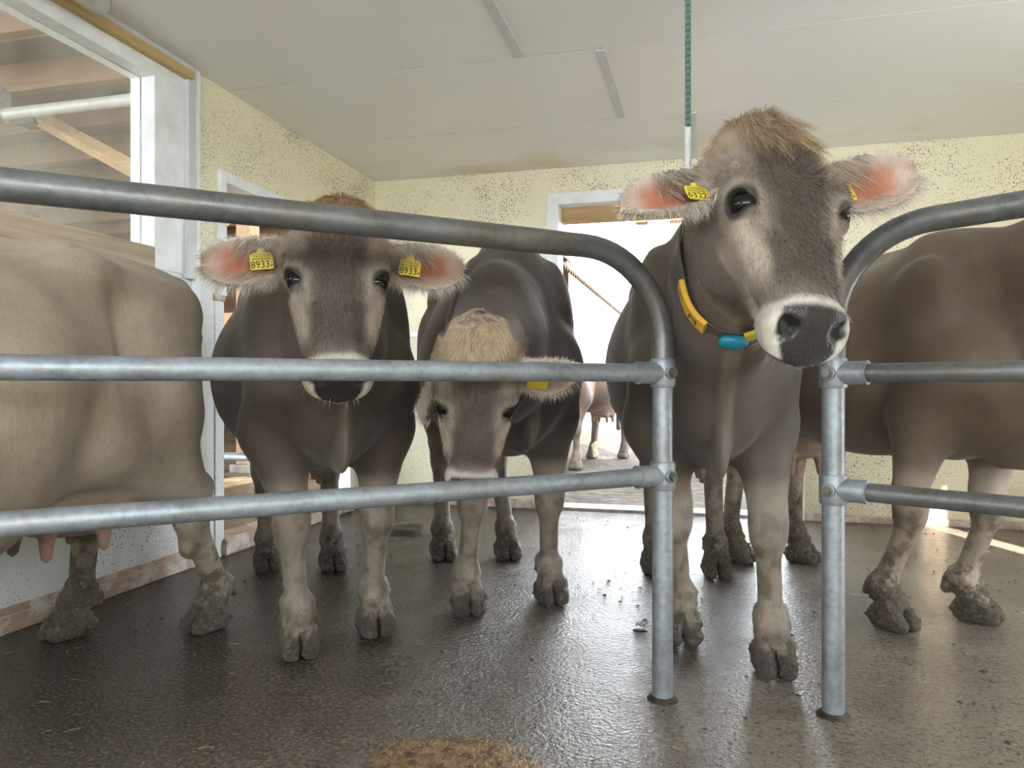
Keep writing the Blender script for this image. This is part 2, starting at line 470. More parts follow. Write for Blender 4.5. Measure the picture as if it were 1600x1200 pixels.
# ---- ceiling: slab, panels in staggered rows, cover strips over the short joints
ceil = rb('ceiling', [(UL-0.14, UR+0.1, VF, VB+0.16, HC+0.012, HC+0.2)], MAT['ceiling'])
tag(ceil, 'white glossy panel ceiling')
rows = [5.30, 4.39, 3.455, 2.52, 1.59, 0.66, -0.27, -1.2, -2.13, VF]
joints = [(-0.066,), (-0.472,), (-0.855, 1.7), (0.1,), (-0.6, 1.9), (0.3,), (-0.7, 1.8), (0.2,), (-0.5,)]
for i in range(len(rows)-1):
    v1, v0 = rows[i], rows[i+1]
    us = [UL]+list(joints[i])+[UR]
    for k in range(len(us)-1):
        o = MB().box(us[k]+0.002, us[k+1]-0.002, v0+0.003, v1-0.003, HC, HC+0.012, c=0.002).build('ceiling_panel', MAT['ceiling'], ceil)
    for j in joints[i]:
        MB().box(j-0.022, j+0.022, v0+0.012, v1-0.012, HC-0.008, HC, c=0.002).build('cover_strip', MAT['frame_grey'], ceil)

# ---- back doorway: white casing, timber head
d1 = rb('door_1', [(DW0-0.075, DW0+0.012, VB-0.025, VB+0.17, 0, DH+0.075), (DW1-0.012, DW1+0.075, VB-0.025, VB+0.17, 0, DH+0.075), (DW0+0.012, DW1-0.012, VB-0.025, VB+0.17, DH-0.012, DH+0.075)], MAT['trim'], c=0.004)
tag(d1, 'white casing of the bright back doorway')
MB().box(DW0, DW1, VB+0.09, VB+0.20, DH-0.115, DH-0.005, c=0.004).build('lintel_beam', MAT['wood'], d1)
MB().box(DW0, DW1, VB-0.01, VB+0.2, -0.02, 0.022, c=0.004).build('threshold', MAT['conc'], d1)
MB().box(DW1-0.05, DW1-0.012, VB+0.02, VB+0.14, 0.022, DH-0.02, c=0.003).build('door_stop', MAT['frame_grey'], d1)
# ---- left doorway: white casing on the near side and head, timber sill
d2 = rb('door_2', [(UL-0.15, UL+0.022, LD0-0.05, LD0+0.006, 1.39, LDH+0.055), (UL-0.15, UL+0.022, LD0+0.006, LD1, LDH-0.006, LDH+0.055), (UL-0.15, UL+0.022, LD1-0.006, LD1+0.05, 0, LDH+0.055)], MAT['trim'], c=0.003)
tag(d2, 'white casing of the side doorway into the barn')
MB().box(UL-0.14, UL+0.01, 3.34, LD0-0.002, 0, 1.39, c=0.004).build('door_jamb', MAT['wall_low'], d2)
MB().box(UL-0.15, UL+0.015, 3.33, LD0+0.004, 1.36, 1.395, c=0.004).build('jamb_ledge', MAT['skirting'], d2)
for k in range(2):
    MB().box(UL-0.13+0.004*k, UL+0.03, 3.40+k*0.74, 3.40+k*0.74+0.725, 0.0, 0.095-0.012*k, c=0.01).build('sill_board', MAT['skirting'], d2)
# ---- window: dusty pane, white frame, pine strip under the ceiling
w1 = rb('window_1', [(UL-0.13, UL+0.008, WV1, 3.11, 1.46, HC), (UL-0.13, UL+0.008, WV0, WV1, WT, HC-0.055)], MAT['trim'], c=0.003)
tag(w1, 'large dusty window in white frame looking into the timber barn')
MB().box(UL-0.075, UL-0.067, WV0, WV1, WS+0.06, WT).build('pane', MAT['glass'], w1)
MB().box(UL-0.10, UL+0.03, 3.11, 3.17, 1.44, HC-0.003, c=0.004).build('corner_post', MAT['frame_grey'], w1)
MB().box(UL+0.0, UL+0.028, 3.17, 3.205, 0.9, HC-0.002, c=0.003).build('edge_bead', MAT['trim'], w1)
MB().box(UL-0.02, UL+0.052, WV0, 3.13, HC-0.075, HC-0.035, c=0.003).build('pine_strip', MAT['wood_strip'], w1)
MB().box(UL-0.02, UL+0.035, WV0, 3.15, HC-0.035, HC-0.002, c=0.002).build('ceiling_bead', MAT['frame_grey'], w1)
MB().box(UL-0.14, UL+0.012, WV0, WV1, 1.44, WS+0.06, c=0.004).build('window_sill', MAT['wood_pale'], w1)
# ---- dirty skirting
b = rb('baseboard_left', [(UL, UL+0.016, VF, 3.335, 0.0, 0.062)], MAT['skirting'], c=0.004)
tag(b, 'stained skirting along the paler lower wall')
MB().box(UL, UL+0.010, VF, 3.335, 0.066, 0.098, c=0.003).build('skirting_cap', MAT['skirting'], b)
b2 = rb('baseboard_back', [(UL, DW0-0.08, VB-0.014, VB, 0, 0.07), (DW1+0.08, UR, VB-0.014, VB, 0, 0.05)], MAT['skirting'], c=0.004)

# ---- wall bracket rail between the doorways
t = tag(empty('wall_conduit', R(-2.30, VB, 1.30), RZ), 'short white conduit on back wall between the two middle cows', 'conduit')
MB().box(-0.10, 0.45, -0.022, 0.0, -0.02, 0.02, c=0.004).build('duct', MAT['trim'], t)
for k in (0.0, 0.3):
    MB().box(k, k+0.025, -0.027, 0.0, -0.027, 0.027, c=0.003).build('clip', MAT['frame_grey'], t)

# ---- tube lamp at the ceiling
t = tag(empty('ceiling_lamp', R(-2.33, 1.75, HC), RZ), 'unlit tube lamp with clear cover at the ceiling above the window', 'lamp')
MB().box(-0.045, 0.045, -0.62, 0.70, -0.035, 0.0, c=0.008).build('housing', MAT['trim'], t)
mb = MB(); mb.tube([(0, y, -0.062) for y in np.linspace(-0.60, 0.66, 8)]+[(0, 0.685, -0.062), (0, 0.705, -0.062), (0, 0.715, -0.062)], [0.045]*8+[0.042, 0.030, 0.012], 20)
mb.build('cover', MAT['lamp_cover'], t, True)
MB().tube([(0, -0.58, -0.06), (0, 0.64, -0.06)], 0.013, 12).build('tube', MAT['white_pipe'], t, True)
for y in (-0.3, 0.45):
    MB().box(-0.055, 0.055, y, y+0.02, -0.075, -0.02, c=0.003).build('clip', MAT['frame_grey'], t)

# ---- barn beyond the left wall
bf = rb('barn_floor', [(-14, UL-0.02, -6, 16, -0.25, 0.0)], MAT['barn_floor'])
tag(bf, 'wet manure-brown barn floor with straw seen through the side doorway')
br = rb('barn_roof', [(-14, UL-0.16, -2.5, 15, 3.42, 3.5)], MAT['board_dark'])
tag(br, 'dark board roof of the neighbouring barn')
for k in range(19):
    v = -0.11+k*0.78
    MB().box(-14, UL-0.18, v, v+0.09, 3.20, 3.42, c=0.004).build('rafter', MAT['wood_red'], br)
for k in range(18):
    v = -0.11+k*0.78+0.4
    MB().box(-14, UL-0.18, v-0.02, v+0.02, 3.385, 3.42).build('batten', MAT['wood'], br)
t = tag(empty('milk_pipe', R(-2.7, 4.55, 3.02), RZ), 'white pipe under the barn rafters behind the dusty window', 'pipe')
MB().tube([(0.0, 0, 0), (-6, 0, 0)], 0.045, 14).build('pipe', MAT['white_pipe'], t, True)
for k in range(4):
    MB().box(-1.2-k*1.4, -1.17-k*1.4, -0.055, 0.055, -0.055, 0.2).build('hanger', MAT['bolt'], t)
t = tag(empty('diagonal_brace', R(-4.6, 5.0, 2.2), RZ), 'slanting timber brace under barn roof behind the window', 'brace')
m = MB(); m.tube([(-0.9, 0, 1.0), (1.0, 0, 0.0)], 0.07, 4); m.build('timber', MAT['wood'], t)
MB().box(-1.0, -0.8, -0.08, 0.08, 0.9, 1.02).build('plate', MAT['bolt'], t)
def timber_post(u, v, z1, w, label):
    t = tag(empty('timber_post', R(u, v, -0.02), RZ), label, 'post')
    MB().box(-w/2, w/2, -w/2, w/2, 0.1, z1, c=0.006).build('shaft', MAT['wood_v'], t)
    MB().box(-w*0.8, w*0.8, -w*0.8, w*0.8, 0, 0.1, c=0.01).build('footing', MAT['conc'], t)
    MB().box(-w*0.9, w*0.9, -w/2-0.01, w/2+0.01, z1-0.16, z1, c=0.004).build('bearing_block', MAT['wood'], t)
    return t
timber_post(-4.65, 6.80, 3.22, 0.17, 'pale timber barn post seen through the side doorway')
timber_post(-7.2, 9.3, 3.22, 0.16, 'distant timber barn post beyond the side doorway')
t = tag(empty('cubicle_rail', R(-4.4, 4.95, 0.0), RZ), 'grey pipe rail low in the barn beyond the side doorway', 'rail')
MB().tube([(-2.2, 0, 0.36), (1.35, 0, 0.36)], 0.032, 14).build('rail', MAT['galv'], t, True)
for k in (-2.1, 1.3):
    MB().tube([(k, 0, -0.02), (k, 0, 0.50)], 0.03, 12).build('upright', MAT['galv'], t, True)
t = tag(empty('partition_beam', R(-4.5, 6.63, 1.58), RZ), 'horizontal timber beam beyond the side doorway', 'beam')
MB().box(-3.5, 1.7, -0.07, 0.07, -0.07, 0.07, c=0.006).build('timber', MAT['wood'], t)
MB().box(-0.12, 0.12, -0.085, -0.07, -0.09, 0.09, c=0.003).build('joint_plate', MAT['bolt'], t)
ws = rb('barn_wall_far', [(-14, UL-0.16, 14.6, 14.7, 0, 3.4)], MAT['wood_red'])
rb('barn_wall_side', [(-14.1, -14, 1.4, 14.7, 0, 3.4)], MAT['wood_red'])

# ---- yard behind the building
yd = rb('yard_ground', [(-2.6, 40, VB+0.16, 70, -0.25, -0.003), (-30, -2.6, 16.1, 70, -0.25, -0.01)], MAT['yard'])
tag(yd, 'sunlit brown yard ground with straw', kind='structure')
sf = tag(empty('slatted_floor', R(-0.2, VB+0.2, -0.037), RZ), 'concrete slatted floor just outside the back doorway', kind='structure')
for k in range(20):
    MB().box(-1.4, 2.2, 0.01+k*0.16, 0.01+k*0.16+0.125, -0.05, 0.035, c=0.008).build('slat', MAT['conc_dirty'], sf)
# corrugated eave of the shed across the yard
t = tag(empty('shed_roof', R(-1.95, 9.0, 2.62), RZ), 'corrugated shed eave crossing the bright back doorway', 'roof')
N_ = 50
vs_ = []; fs_ = []
for i in range(N_*4+1):
    y = i*0.20/4
    z = 0.045*math.sin(i*math.pi/2)
    for xx, zz in ((0.0, 0.0), (-2.6, 2.22)):
        vs_.append((xx, y, z+zz)); vs_.append((xx, y, z+zz+0.006))
for i in range(N_*4):
    a, b_ = i*4, i*4+4
    fs_ += [(a, b_, b_+2, a+2), (a+1, a+3, b_+3, b_+1), (a, a+1, b_+1, b_), (a+2, b_+2, b_+3, a+3)]
me = bpy.data.meshes.new('sheet'); me.from_pydata(vs_, [], fs_); me.update(); link('sheet', me, MAT['roof'], t)
for k in range(4):
    MB().box(-2.50, -2.40, k*2.8+0.5, k*2.8+0.60, -2.65, 1.95, c=0.005).build('post', MAT['wood_v'], t)
# timber canopy post and beam to the right of the back doorway
t = tag(empty('canopy_frame', R(-0.37, 6.4, -0.003), RZ), 'timber canopy post and beam outside the back doorway', 'frame')
MB().box(-0.09, 0.09, -0.09, 0.09, 0.0, 2.9, c=0.006).build('post', MAT['wood_v'], t)
MB().box(-0.2, 3.4, -0.06, 0.06, 2.30, 2.50, c=0.006).build('beam', MAT['wood'], t)
MB().box(-0.02, 0.08, -0.05, 0.05, 1.9, 2.3).build('brace', MAT['wood_v'], t)
MB().box(3.2, 3.38, -0.09, 0.09, 0.0, 2.9, c=0.006).build('post', MAT['wood_v'], t)

# ------------------------------------------------------------------ pipe gates
def bent(pts, r, n=8):
    """polyline with rounded corners of radius r"""
    pts = [np.array(p, float) for p in pts]; out = [pts[0]]
    for i in range(1, len(pts)-1):
        a, b, c_ = pts[i-1], pts[i], pts[i+1]
        d1_, d2_ = unit(a-b), unit(c_-b)
        p0, p1 = b+d1_*r, b+d2_*r
        for w in np.linspace(0, 1, n+1):
            ang = w*math.pi/2
            # circular-ish blend between the two legs
            k = np.array(p0)*(1-w)**2+2*w*(1-w)*b*1.0+np.array(p1)*w**2
            q = b+d1_*r*(1-math.sin(ang))+d2_*r*(1-math.cos(ang))
            out.append(q if abs(d1_@d2_) < 0.2 else k)
    out.append(pts[-1]); return out

def unit(v): v = np.array(v, float); return v/np.linalg.norm(v)

def clamp(root, p, d, name='clamp', mat='galv', rr=0.026):
    """pipe tee: ring round the post and a socket for the rail, with a bolt through its lug"""
    p = np.array(p, float); d = unit(d)
    m = MB()
    m.tube([p+np.array([0, 0, -0.042]), p+np.array([0, 0, -0.036]), p+np.array([0, 0, 0.036]), p+np.array([0, 0, 0.042])], [0.034, 0.0375, 0.0375, 0.034], 24)
    m.tube([p+d*0.02, p+d*0.085, p+d*0.092], [rr+0.006, rr+0.006, rr+0.003], 20)
    side = np.array([d[1], -d[0], 0]); side = side if side[1] < 0 else -side
    m.tube([p+d*0.0+side*0.030, p+d*0.0+side*0.043, p+d*0.0+side*0.046], [0.020, 0.019, 0.012], 16)
    o = m.build(name, MAT[mat], root, True)
    MB().tube([p+side*0.044, p+side*0.056], 0.0115, 6).build('bolt', MAT['bolt'], o, False)
    MB().tube([p+side*0.043, p+side*0.0465], 0.016, 16).build('washer', MAT['bolt'], o, False)
    MB().tube([p+d*0.086, p+d*0.0925], rr+0.0072, 20).build('socket_lip', MAT['galv'], o, True)

def gate(label, base, d, L, ztop, zrails, rbend, mat_top, mat_rail, top_rise=0.0):
    t = tag(empty('pipe_gate', (base[0], base[1], 0)), label, 'gate')
    d = np.array([d[0], d[1], 0.0]); d = d/np.linalg.norm(d)
    zt = zrails[0]+0.02
    MB().tube([(0, 0, 0), (0, 0, 0.3), (0, 0, zt+0.02)], 0.030, 28).build('post', MAT['galv'], t, True)
    top = bent([(0, 0, zt-0.04), (0, 0, ztop), tuple(d*L+np.array([0, 0, ztop+top_rise]))], rbend, 14)
    MB().tube(top, 0.0325, 28).build('top_rail', MAT[mat_top], t, True)
    for z in zrails:
        MB().tube([tuple(d*0.03+np.array([0, 0, z])), tuple(d*L*0.5+np.array([0, 0, z])), tuple(d*L+np.array([0, 0, z]))], 0.0255, 24).build('rail', MAT[mat_rail], t, True)
        clamp(t, (0, 0, z), d)
    MB().tube([(0, 0, 0), (0, 0, 0.004), (0, 0, 0.012)], [0.046, 0.042, 0.033], 24).build('floor_collar', MAT['dung'], t, True)
    # far upright of the panel, outside the picture
    MB().tube([tuple(d*L), tuple(d*L+np.array([0, 0, ztop+0.02]))], 0.030, 20).build('post', MAT['galv'], t, True)
    return t
gate('long left pipe gate with three rails and rounded top corner', (0.44, 2.15), (-1.414, -0.75), 1.86, 1.30, (0.952, 0.653), 0.27, 'galv_worn', 'galv')
gate('right pipe gate with arched top rail beside the raised cow head', (0.893, 2.046), (0.72, -0.695), 1.25, 1.335, (0.950, 0.628), 0.25, 'galv_worn', 'galv_worn', 0.03)

# ---- rope from the ceiling
p0 = px(1075, 258, 1.95)
t = tag(empty('hanging_rope', (p0[0], p0[1], 0)), 'green rope hanging from ceiling behind the raised cow ear', 'rope')
def twist(z0, z1, r, R_, turns):
    m = MB()
    n = int(max(12, turns*10))
    for s in range(3):
        pts = []
        for i in range(n+1):
            w = i/n; a = w*turns*2*math.pi+s*2*math.pi/3
            pts.append((R_*math.cos(a), R_*math.sin(a), z0+(z1-z0)*w))
        m.tube(pts, r, 6)
    return m
twist(1.595, HC, 0.0045, 0.0040, 26).build('cord', MAT['rope'], t, True)
twist(1.40, 1.60, 0.0048, 0.0042, 12).build('frayed_end', MAT['rope_white'], t, True)
MB().tube([(0, 0, HC-0.012), (0, 0, HC)], 0.02, 12).build('ceiling_hook', MAT['bolt'], t)
# ------------------------------------------------------------------ cow bodies: one blended solid per cow, surfaced on a grid
def vnoise(p, scale, seed=0):
    """value noise in 0..1 at points p (n,3)"""
    q = p*scale+seed*17.31
    i = np.floor(q).astype(np.int64); f = q-i
    f = f*f*(3-2*f)
    def hsh(ix, iy, iz):
        h = (ix*374761393+iy*668265263+iz*2147483647+seed*974711) & 0x7fffffff
        h = ((h ^ (h >> 13))*1274126177) & 0x7fffffff
        return ((h ^ (h >> 16)) & 0xffff)/65535.0
    r = 0
    for dx in (0, 1):
        for dy in (0, 1):
            for dz in (0, 1):
                w = (f[:, 0] if dx else 1-f[:, 0])*(f[:, 1] if dy else 1-f[:, 1])*(f[:, 2] if dz else 1-f[:, 2])
                r = r+w*hsh(i[:, 0]+dx, i[:, 1]+dy, i[:, 2]+dz)
    return r

def fbm(p, scale, seed=0, oct=3):
    r = 0; a = 0.5; t = 0
    for k in range(oct):
        r = r+a*vnoise(p, scale*2**k, seed+k); t += a; a *= 0.5
    return r/t

def smooth(a, b, x):
    t = np.clip((x-a)/(b-a), 0, 1)
    return t*t*(3-2*t)

class Field:
    def __init__(s, xs, ys, zs):
        s.ax = [a.astype(np.float32) for a in (xs, ys, zs)]
        s.F = np.full((len(xs), len(ys), len(zs)), 0.5, np.float32)
    def sl(s, lo, hi):
        r = []
        for k in range(3):
            a = np.searchsorted(s.ax[k], lo[k]); b = np.searchsorted(s.ax[k], hi[k])
            r.append(slice(max(0, a-1), min(len(s.ax[k]), b+1)))
        return tuple(r)
    def co(s, S):
        return s.ax[0][S[0]][:, None, None], s.ax[1][S[1]][None, :, None], s.ax[2][S[2]][None, None, :]
    def add(s, fn, lo, hi, k=0.03):
        S = s.sl(np.array(lo)-k-0.02, np.array(hi)+k+0.02)
        if any(q.stop-q.start < 1 for q in S): return
        d = fn(*s.co(S)); f = s.F[S]
        h = np.maximum(k-np.abs(f-d), 0)/k
        s.F[S] = np.minimum(f, d)-h*h*k*0.25
    def cut(s, fn, lo, hi, k=0.02):
        S = s.sl(np.array(lo)-k-0.02, np.array(hi)+k+0.02)
        if any(q.stop-q.start < 1 for q in S): return
        d = -fn(*s.co(S)); f = s.F[S]
        h = np.maximum(k-np.abs(f-d), 0)/k
        s.F[S] = np.maximum(f, d)+h*h*k*0.25
    def cone(s, a, b, ra, rb, k=0.03, flat=None):
        """round cone; flat=(axis vector, factor) squashes it along one direction"""
        a = np.array(a, float); b = np.array(b, float); ba = b-a; L2 = ba@ba+1e-9
        m = max(ra, rb)
        def fn(X, Y, Z):
            x, y, z = X-a[0], Y-a[1], Z-a[2]
            h = np.clip((x*ba[0]+y*ba[1]+z*ba[2])/L2, 0, 1)
            qx, qy, qz = x-h*ba[0], y-h*ba[1], z-h*ba[2]
            if flat is not None:
                n, fc = flat
                w = (qx*n[0]+qy*n[1]+qz*n[2])*(1/fc-1)
                qx, qy, qz = qx+w*n[0], qy+w*n[1], qz+w*n[2]
                return (np.sqrt(qx*qx+qy*qy+qz*qz)-(ra+(rb-ra)*h))*max(fc, 0.5)
            return np.sqrt(qx*qx+qy*qy+qz*qz)-(ra+(rb-ra)*h)
        s.add(fn, np.minimum(a, b)-m, np.maximum(a, b)+m, k)
    def ell_fn(s, c, M, r):
        c = np.array(c, float); M = np.array(M, float); r = np.array(r, float)
        def fn(X, Y, Z):
            x, y, z = X-c[0], Y-c[1], Z-c[2]
            k0 = 0; k1 = 0
            for i in range(3):
                q = (x*M[i, 0]+y*M[i, 1]+z*M[i, 2])/r[i]
                k0 = k0+q*q; k1 = k1+(q/r[i])**2
            k0 = np.sqrt(k0); k1 = np.sqrt(k1)+1e-6
            return k0*(k0-1)/k1
        ext = np.sqrt(((M*r[:, None])**2).sum(0))
        return fn, c-ext, c+ext
    def ell(s, c, r, k=0.03, M=np.eye(3)):
        fn, lo, hi = s.ell_fn(c, M, r); s.add(fn, lo, hi, k)
    def carve(s, c, r, k=0.02, M=np.eye(3)):
        fn, lo, hi = s.ell_fn(c, M, r); s.cut(fn, lo, hi, k)
    def surface(s):
        F = s.F; F[0] = F[-1] = 1; F[:, 0] = F[:, -1] = 1; F[:, :, 0] = F[:, :, -1] = 1
        neg = F < 0
        nx, ny, nz = F.shape
        cnt = np.zeros((nx-1, ny-1, nz-1), np.uint8)
        for dx in (0, 1):
            for dy in (0, 1):
                for dz in (0, 1):
                    cnt += neg[dx:nx-1+dx, dy:ny-1+dy, dz:nz-1+dz]
        I, J, K = np.nonzero((cnt > 0) & (cnt < 8))
        idx = np.full(cnt.shape, -1, np.int32); idx[I, J, K] = np.arange(len(I))
        cor = [(a, b, c) for a in (0, 1) for b in (0, 1) for c in (0, 1)]
        val = {c: F[I+c[0], J+c[1], K+c[2]] for c in cor}
        acc = np.zeros((len(I), 3)); n = np.zeros(len(I))
        for c in cor:
            for ax in range(3):
                if c[ax]: continue
                d = list(c); d[ax] = 1; d = tuple(d)
                a, b = val[c], val[d]
                m = (a < 0) != (b < 0)
                t = np.where(m, a/np.where(m, a-b, 1), 0)
                p = np.array(c, float)[None, :]+np.zeros((len(I), 1)); p[:, ax] += t
                acc += p*m[:, None]; n += m
        acc /= n[:, None]
        P = np.empty((len(I), 3))
        for ax, ii in enumerate((I, J, K)):
            g = s.ax[ax]; P[:, ax] = g[ii]+(g[ii+1]-g[ii])*acc[:, ax]
        quads = []
        for ax in range(3):
            o1, o2 = (ax+1) % 3, (ax+2) % 3
            sa = [slice(None)]*3; sb = [slice(None)]*3
            sa[ax] = slice(0, -1); sb[ax] = slice(1, None)
            ch = neg[tuple(sa)] != neg[tuple(sb)]
            e = list(np.nonzero(ch))
            ok = (e[o1] > 0) & (e[o2] > 0) & (e[o1] < F.shape[o1]-1) & (e[o2] < F.shape[o2]-1)
            e = [q[ok] for q in e]
            first = neg[tuple(e)]
            def at(d1, d2):
                c = [q.copy() for q in e]; c[o1] -= d1; c[o2] -= d2; return idx[tuple(c)]
            q = np.stack([at(1, 1), at(0, 1), at(0, 0), at(1, 0)], 1)
            q[~first] = q[~first][:, ::-1]
            quads.append(q)
        Q = np.concatenate(quads)
        Q = Q[(Q >= 0).all(1)]
        return P, Q

def relax(P, Q, it=2, w=0.5):
    a = np.concatenate([Q[:, [0, 1]], Q[:, [1, 2]], Q[:, [2, 3]], Q[:, [3, 0]]]); a = np.concatenate([a, a[:, ::-1]])
    deg = np.bincount(a[:, 0], minlength=len(P)).astype(float)
    for k in range(it*2):
        S = np.stack([np.bincount(a[:, 0], weights=P[a[:, 1], c], minlength=len(P)) for c in range(3)], 1)/np.maximum(deg, 1)[:, None]
        P = P+(S-P)*(w if k % 2 == 0 else -w*0.96)
    return P

def vnormals(P, Q):
    n = np.cross(P[Q[:, 2]]-P[Q[:, 0]], P[Q[:, 3]]-P[Q[:, 1]])
    N = np.zeros_like(P)
    for k in range(4):
        for c in range(3): N[:, c] += np.bincount(Q[:, k], weights=n[:, c], minlength=len(P))
    return N/np.maximum(np.linalg.norm(N, axis=1), 1e-9)[:, None]

def np_mesh(name, V, faces, coat=None):
    me = bpy.data.meshes.new(name)
    k = faces.shape[1]
    me.vertices.add(len(V)); me.vertices.foreach_set('co', V.astype(np.float32).ravel())
    me.loops.add(faces.size); me.loops.foreach_set('vertex_index', faces.astype(np.int32).ravel())
    me.polygons.add(len(faces)); me.polygons.foreach_set('loop_start', np.arange(0, faces.size, k, dtype=np.int32))
    me.polygons.foreach_set('use_smooth', np.ones(len(faces), dtype=bool))
    me.update(); me.validate()
    if coat is not None:
        at = me.color_attributes.new('coat', 'FLOAT_COLOR', 'POINT')
        at.data.foreach_set('color', coat.astype(np.float32).ravel())
    return me

def axis_pts(lo, hi, coarse, fine_ranges):
    """grid line positions: coarse spacing, finer inside given (a, b, step) ranges"""
    out = [lo]; x = lo
    while x < hi:
        st = coarse
        for a, b, h in fine_ranges:
            if a-1e-6 <= x < b: st = min(st, h)
            elif x < a < x+st: st = max(a-x, h)
        x += st; out.append(x)
    return np.array(out)

def tab(rows):
    a = np.array(rows, float); return [a[:, i] for i in range(a.shape[1])]

#            x     top   mid   bottom halfwidth
TORSO = tab([(-0.93, 1.30, 1.18, 1.02, 0.07), (-0.87, 1.37, 1.12, 0.90, 0.16), (-0.74, 1.42, 1.10, 0.80, 0.235), (-0.55, 1.425, 1.08, 0.74, 0.285),
             (-0.35, 1.41, 1.02, 0.67, 0.335), (-0.12, 1.40, 0.98, 0.605, 0.385), (0.12, 1.40, 0.97, 0.59, 0.385), (0.32, 1.42, 1.00, 0.62, 0.345),
             (0.48, 1.44, 1.03, 0.66, 0.285), (0.62, 1.42, 1.03, 0.69, 0.235), (0.74, 1.34, 1.0, 0.71, 0.19), (0.83, 1.22, 0.97, 0.76, 0.13), (0.90, 1.10, 0.96, 0.85, 0.06)])
#            t     top    mid   bottom halfwidth  (along the face from poll to muzzle; heights along the face normal)
HEAD = tab([(-0.06, -0.08, -0.11, -0.16, 0.045), (-0.02, -0.025, -0.09, -0.20, 0.085), (0.03, 0.012, -0.075, -0.235, 0.112), (0.08, 0.033, -0.065, -0.262, 0.124), (0.15, 0.043, -0.06, -0.275, 0.129),
            (0.225, 0.038, -0.06, -0.268, 0.126), (0.28, 0.030, -0.06, -0.240, 0.110), (0.335, 0.023, -0.06, -0.200, 0.094), (0.39, 0.020, -0.06, -0.164, 0.080), (0.44, 0.014, -0.055, -0.135, 0.072),
            (0.50, 0.004, -0.05, -0.115, 0.071), (0.54, -0.012, -0.05, -0.10, 0.060), (0.57, -0.035, -0.055, -0.085, 0.04)])

def finer(T, n=49):
    """smooth resampling of a section table"""
    x = np.linspace(T[0][0], T[0][-1], n); out = [x]
    for c in T[1:]:
        m = np.gradient(c, T[0]); i = np.clip(np.searchsorted(T[0], x)-1, 0, len(T[0])-2)
        h = T[0][i+1]-T[0][i]; t = (x-T[0][i])/h
        out.append((2*t**3-3*t**2+1)*c[i]+(t**3-2*t**2+t)*h*m[i]+(-2*t**3+3*t**2)*c[i+1]+(t**3-t**2)*h*m[i+1])
    return out
TORSO_FINE = finer(TORSO)
HEAD = finer(HEAD)

def loft_fn(T, a, b, c, nu, nd, scale=1.0):
    def fn(x, y, z):
        top = np.interp(x, T[0]*scale, T[1]*scale).astype(np.float32); mid = np.interp(x, T[0]*scale, T[2]*scale).astype(np.float32)
        bot = np.interp(x, T[0]*scale, T[3]*scale).astype(np.float32); hw = np.interp(x, T[0]*scale, T[4]*scale).astype(np.float32)
        zz = z-mid
        hz = np.where(zz > 0, top-mid, mid-bot)
        qy = np.abs(y)/hw; qz = np.abs(zz)/hz
        q = np.where(zz > 0, (qy**nu+qz**nu)**(1/nu), (qy**nd+qz**nd)**(1/nd))
        e = np.maximum(np.maximum(x-T[0][-1]*scale, T[0][0]*scale-x), 0)
        return (q-1)*np.minimum(hw, hz)*0.85+e
    return fn

EAR_L = np.array([0.0, 0.03, 0.07, 0.12, 0.165, 0.21, 0.245, 0.268, 0.28])
EAR_W = np.array([0.034, 0.042, 0.056, 0.068, 0.072, 0.066, 0.050, 0.030, 0.012])

def unit(v): v = np.array(v, float); return v/np.linalg.norm(v)

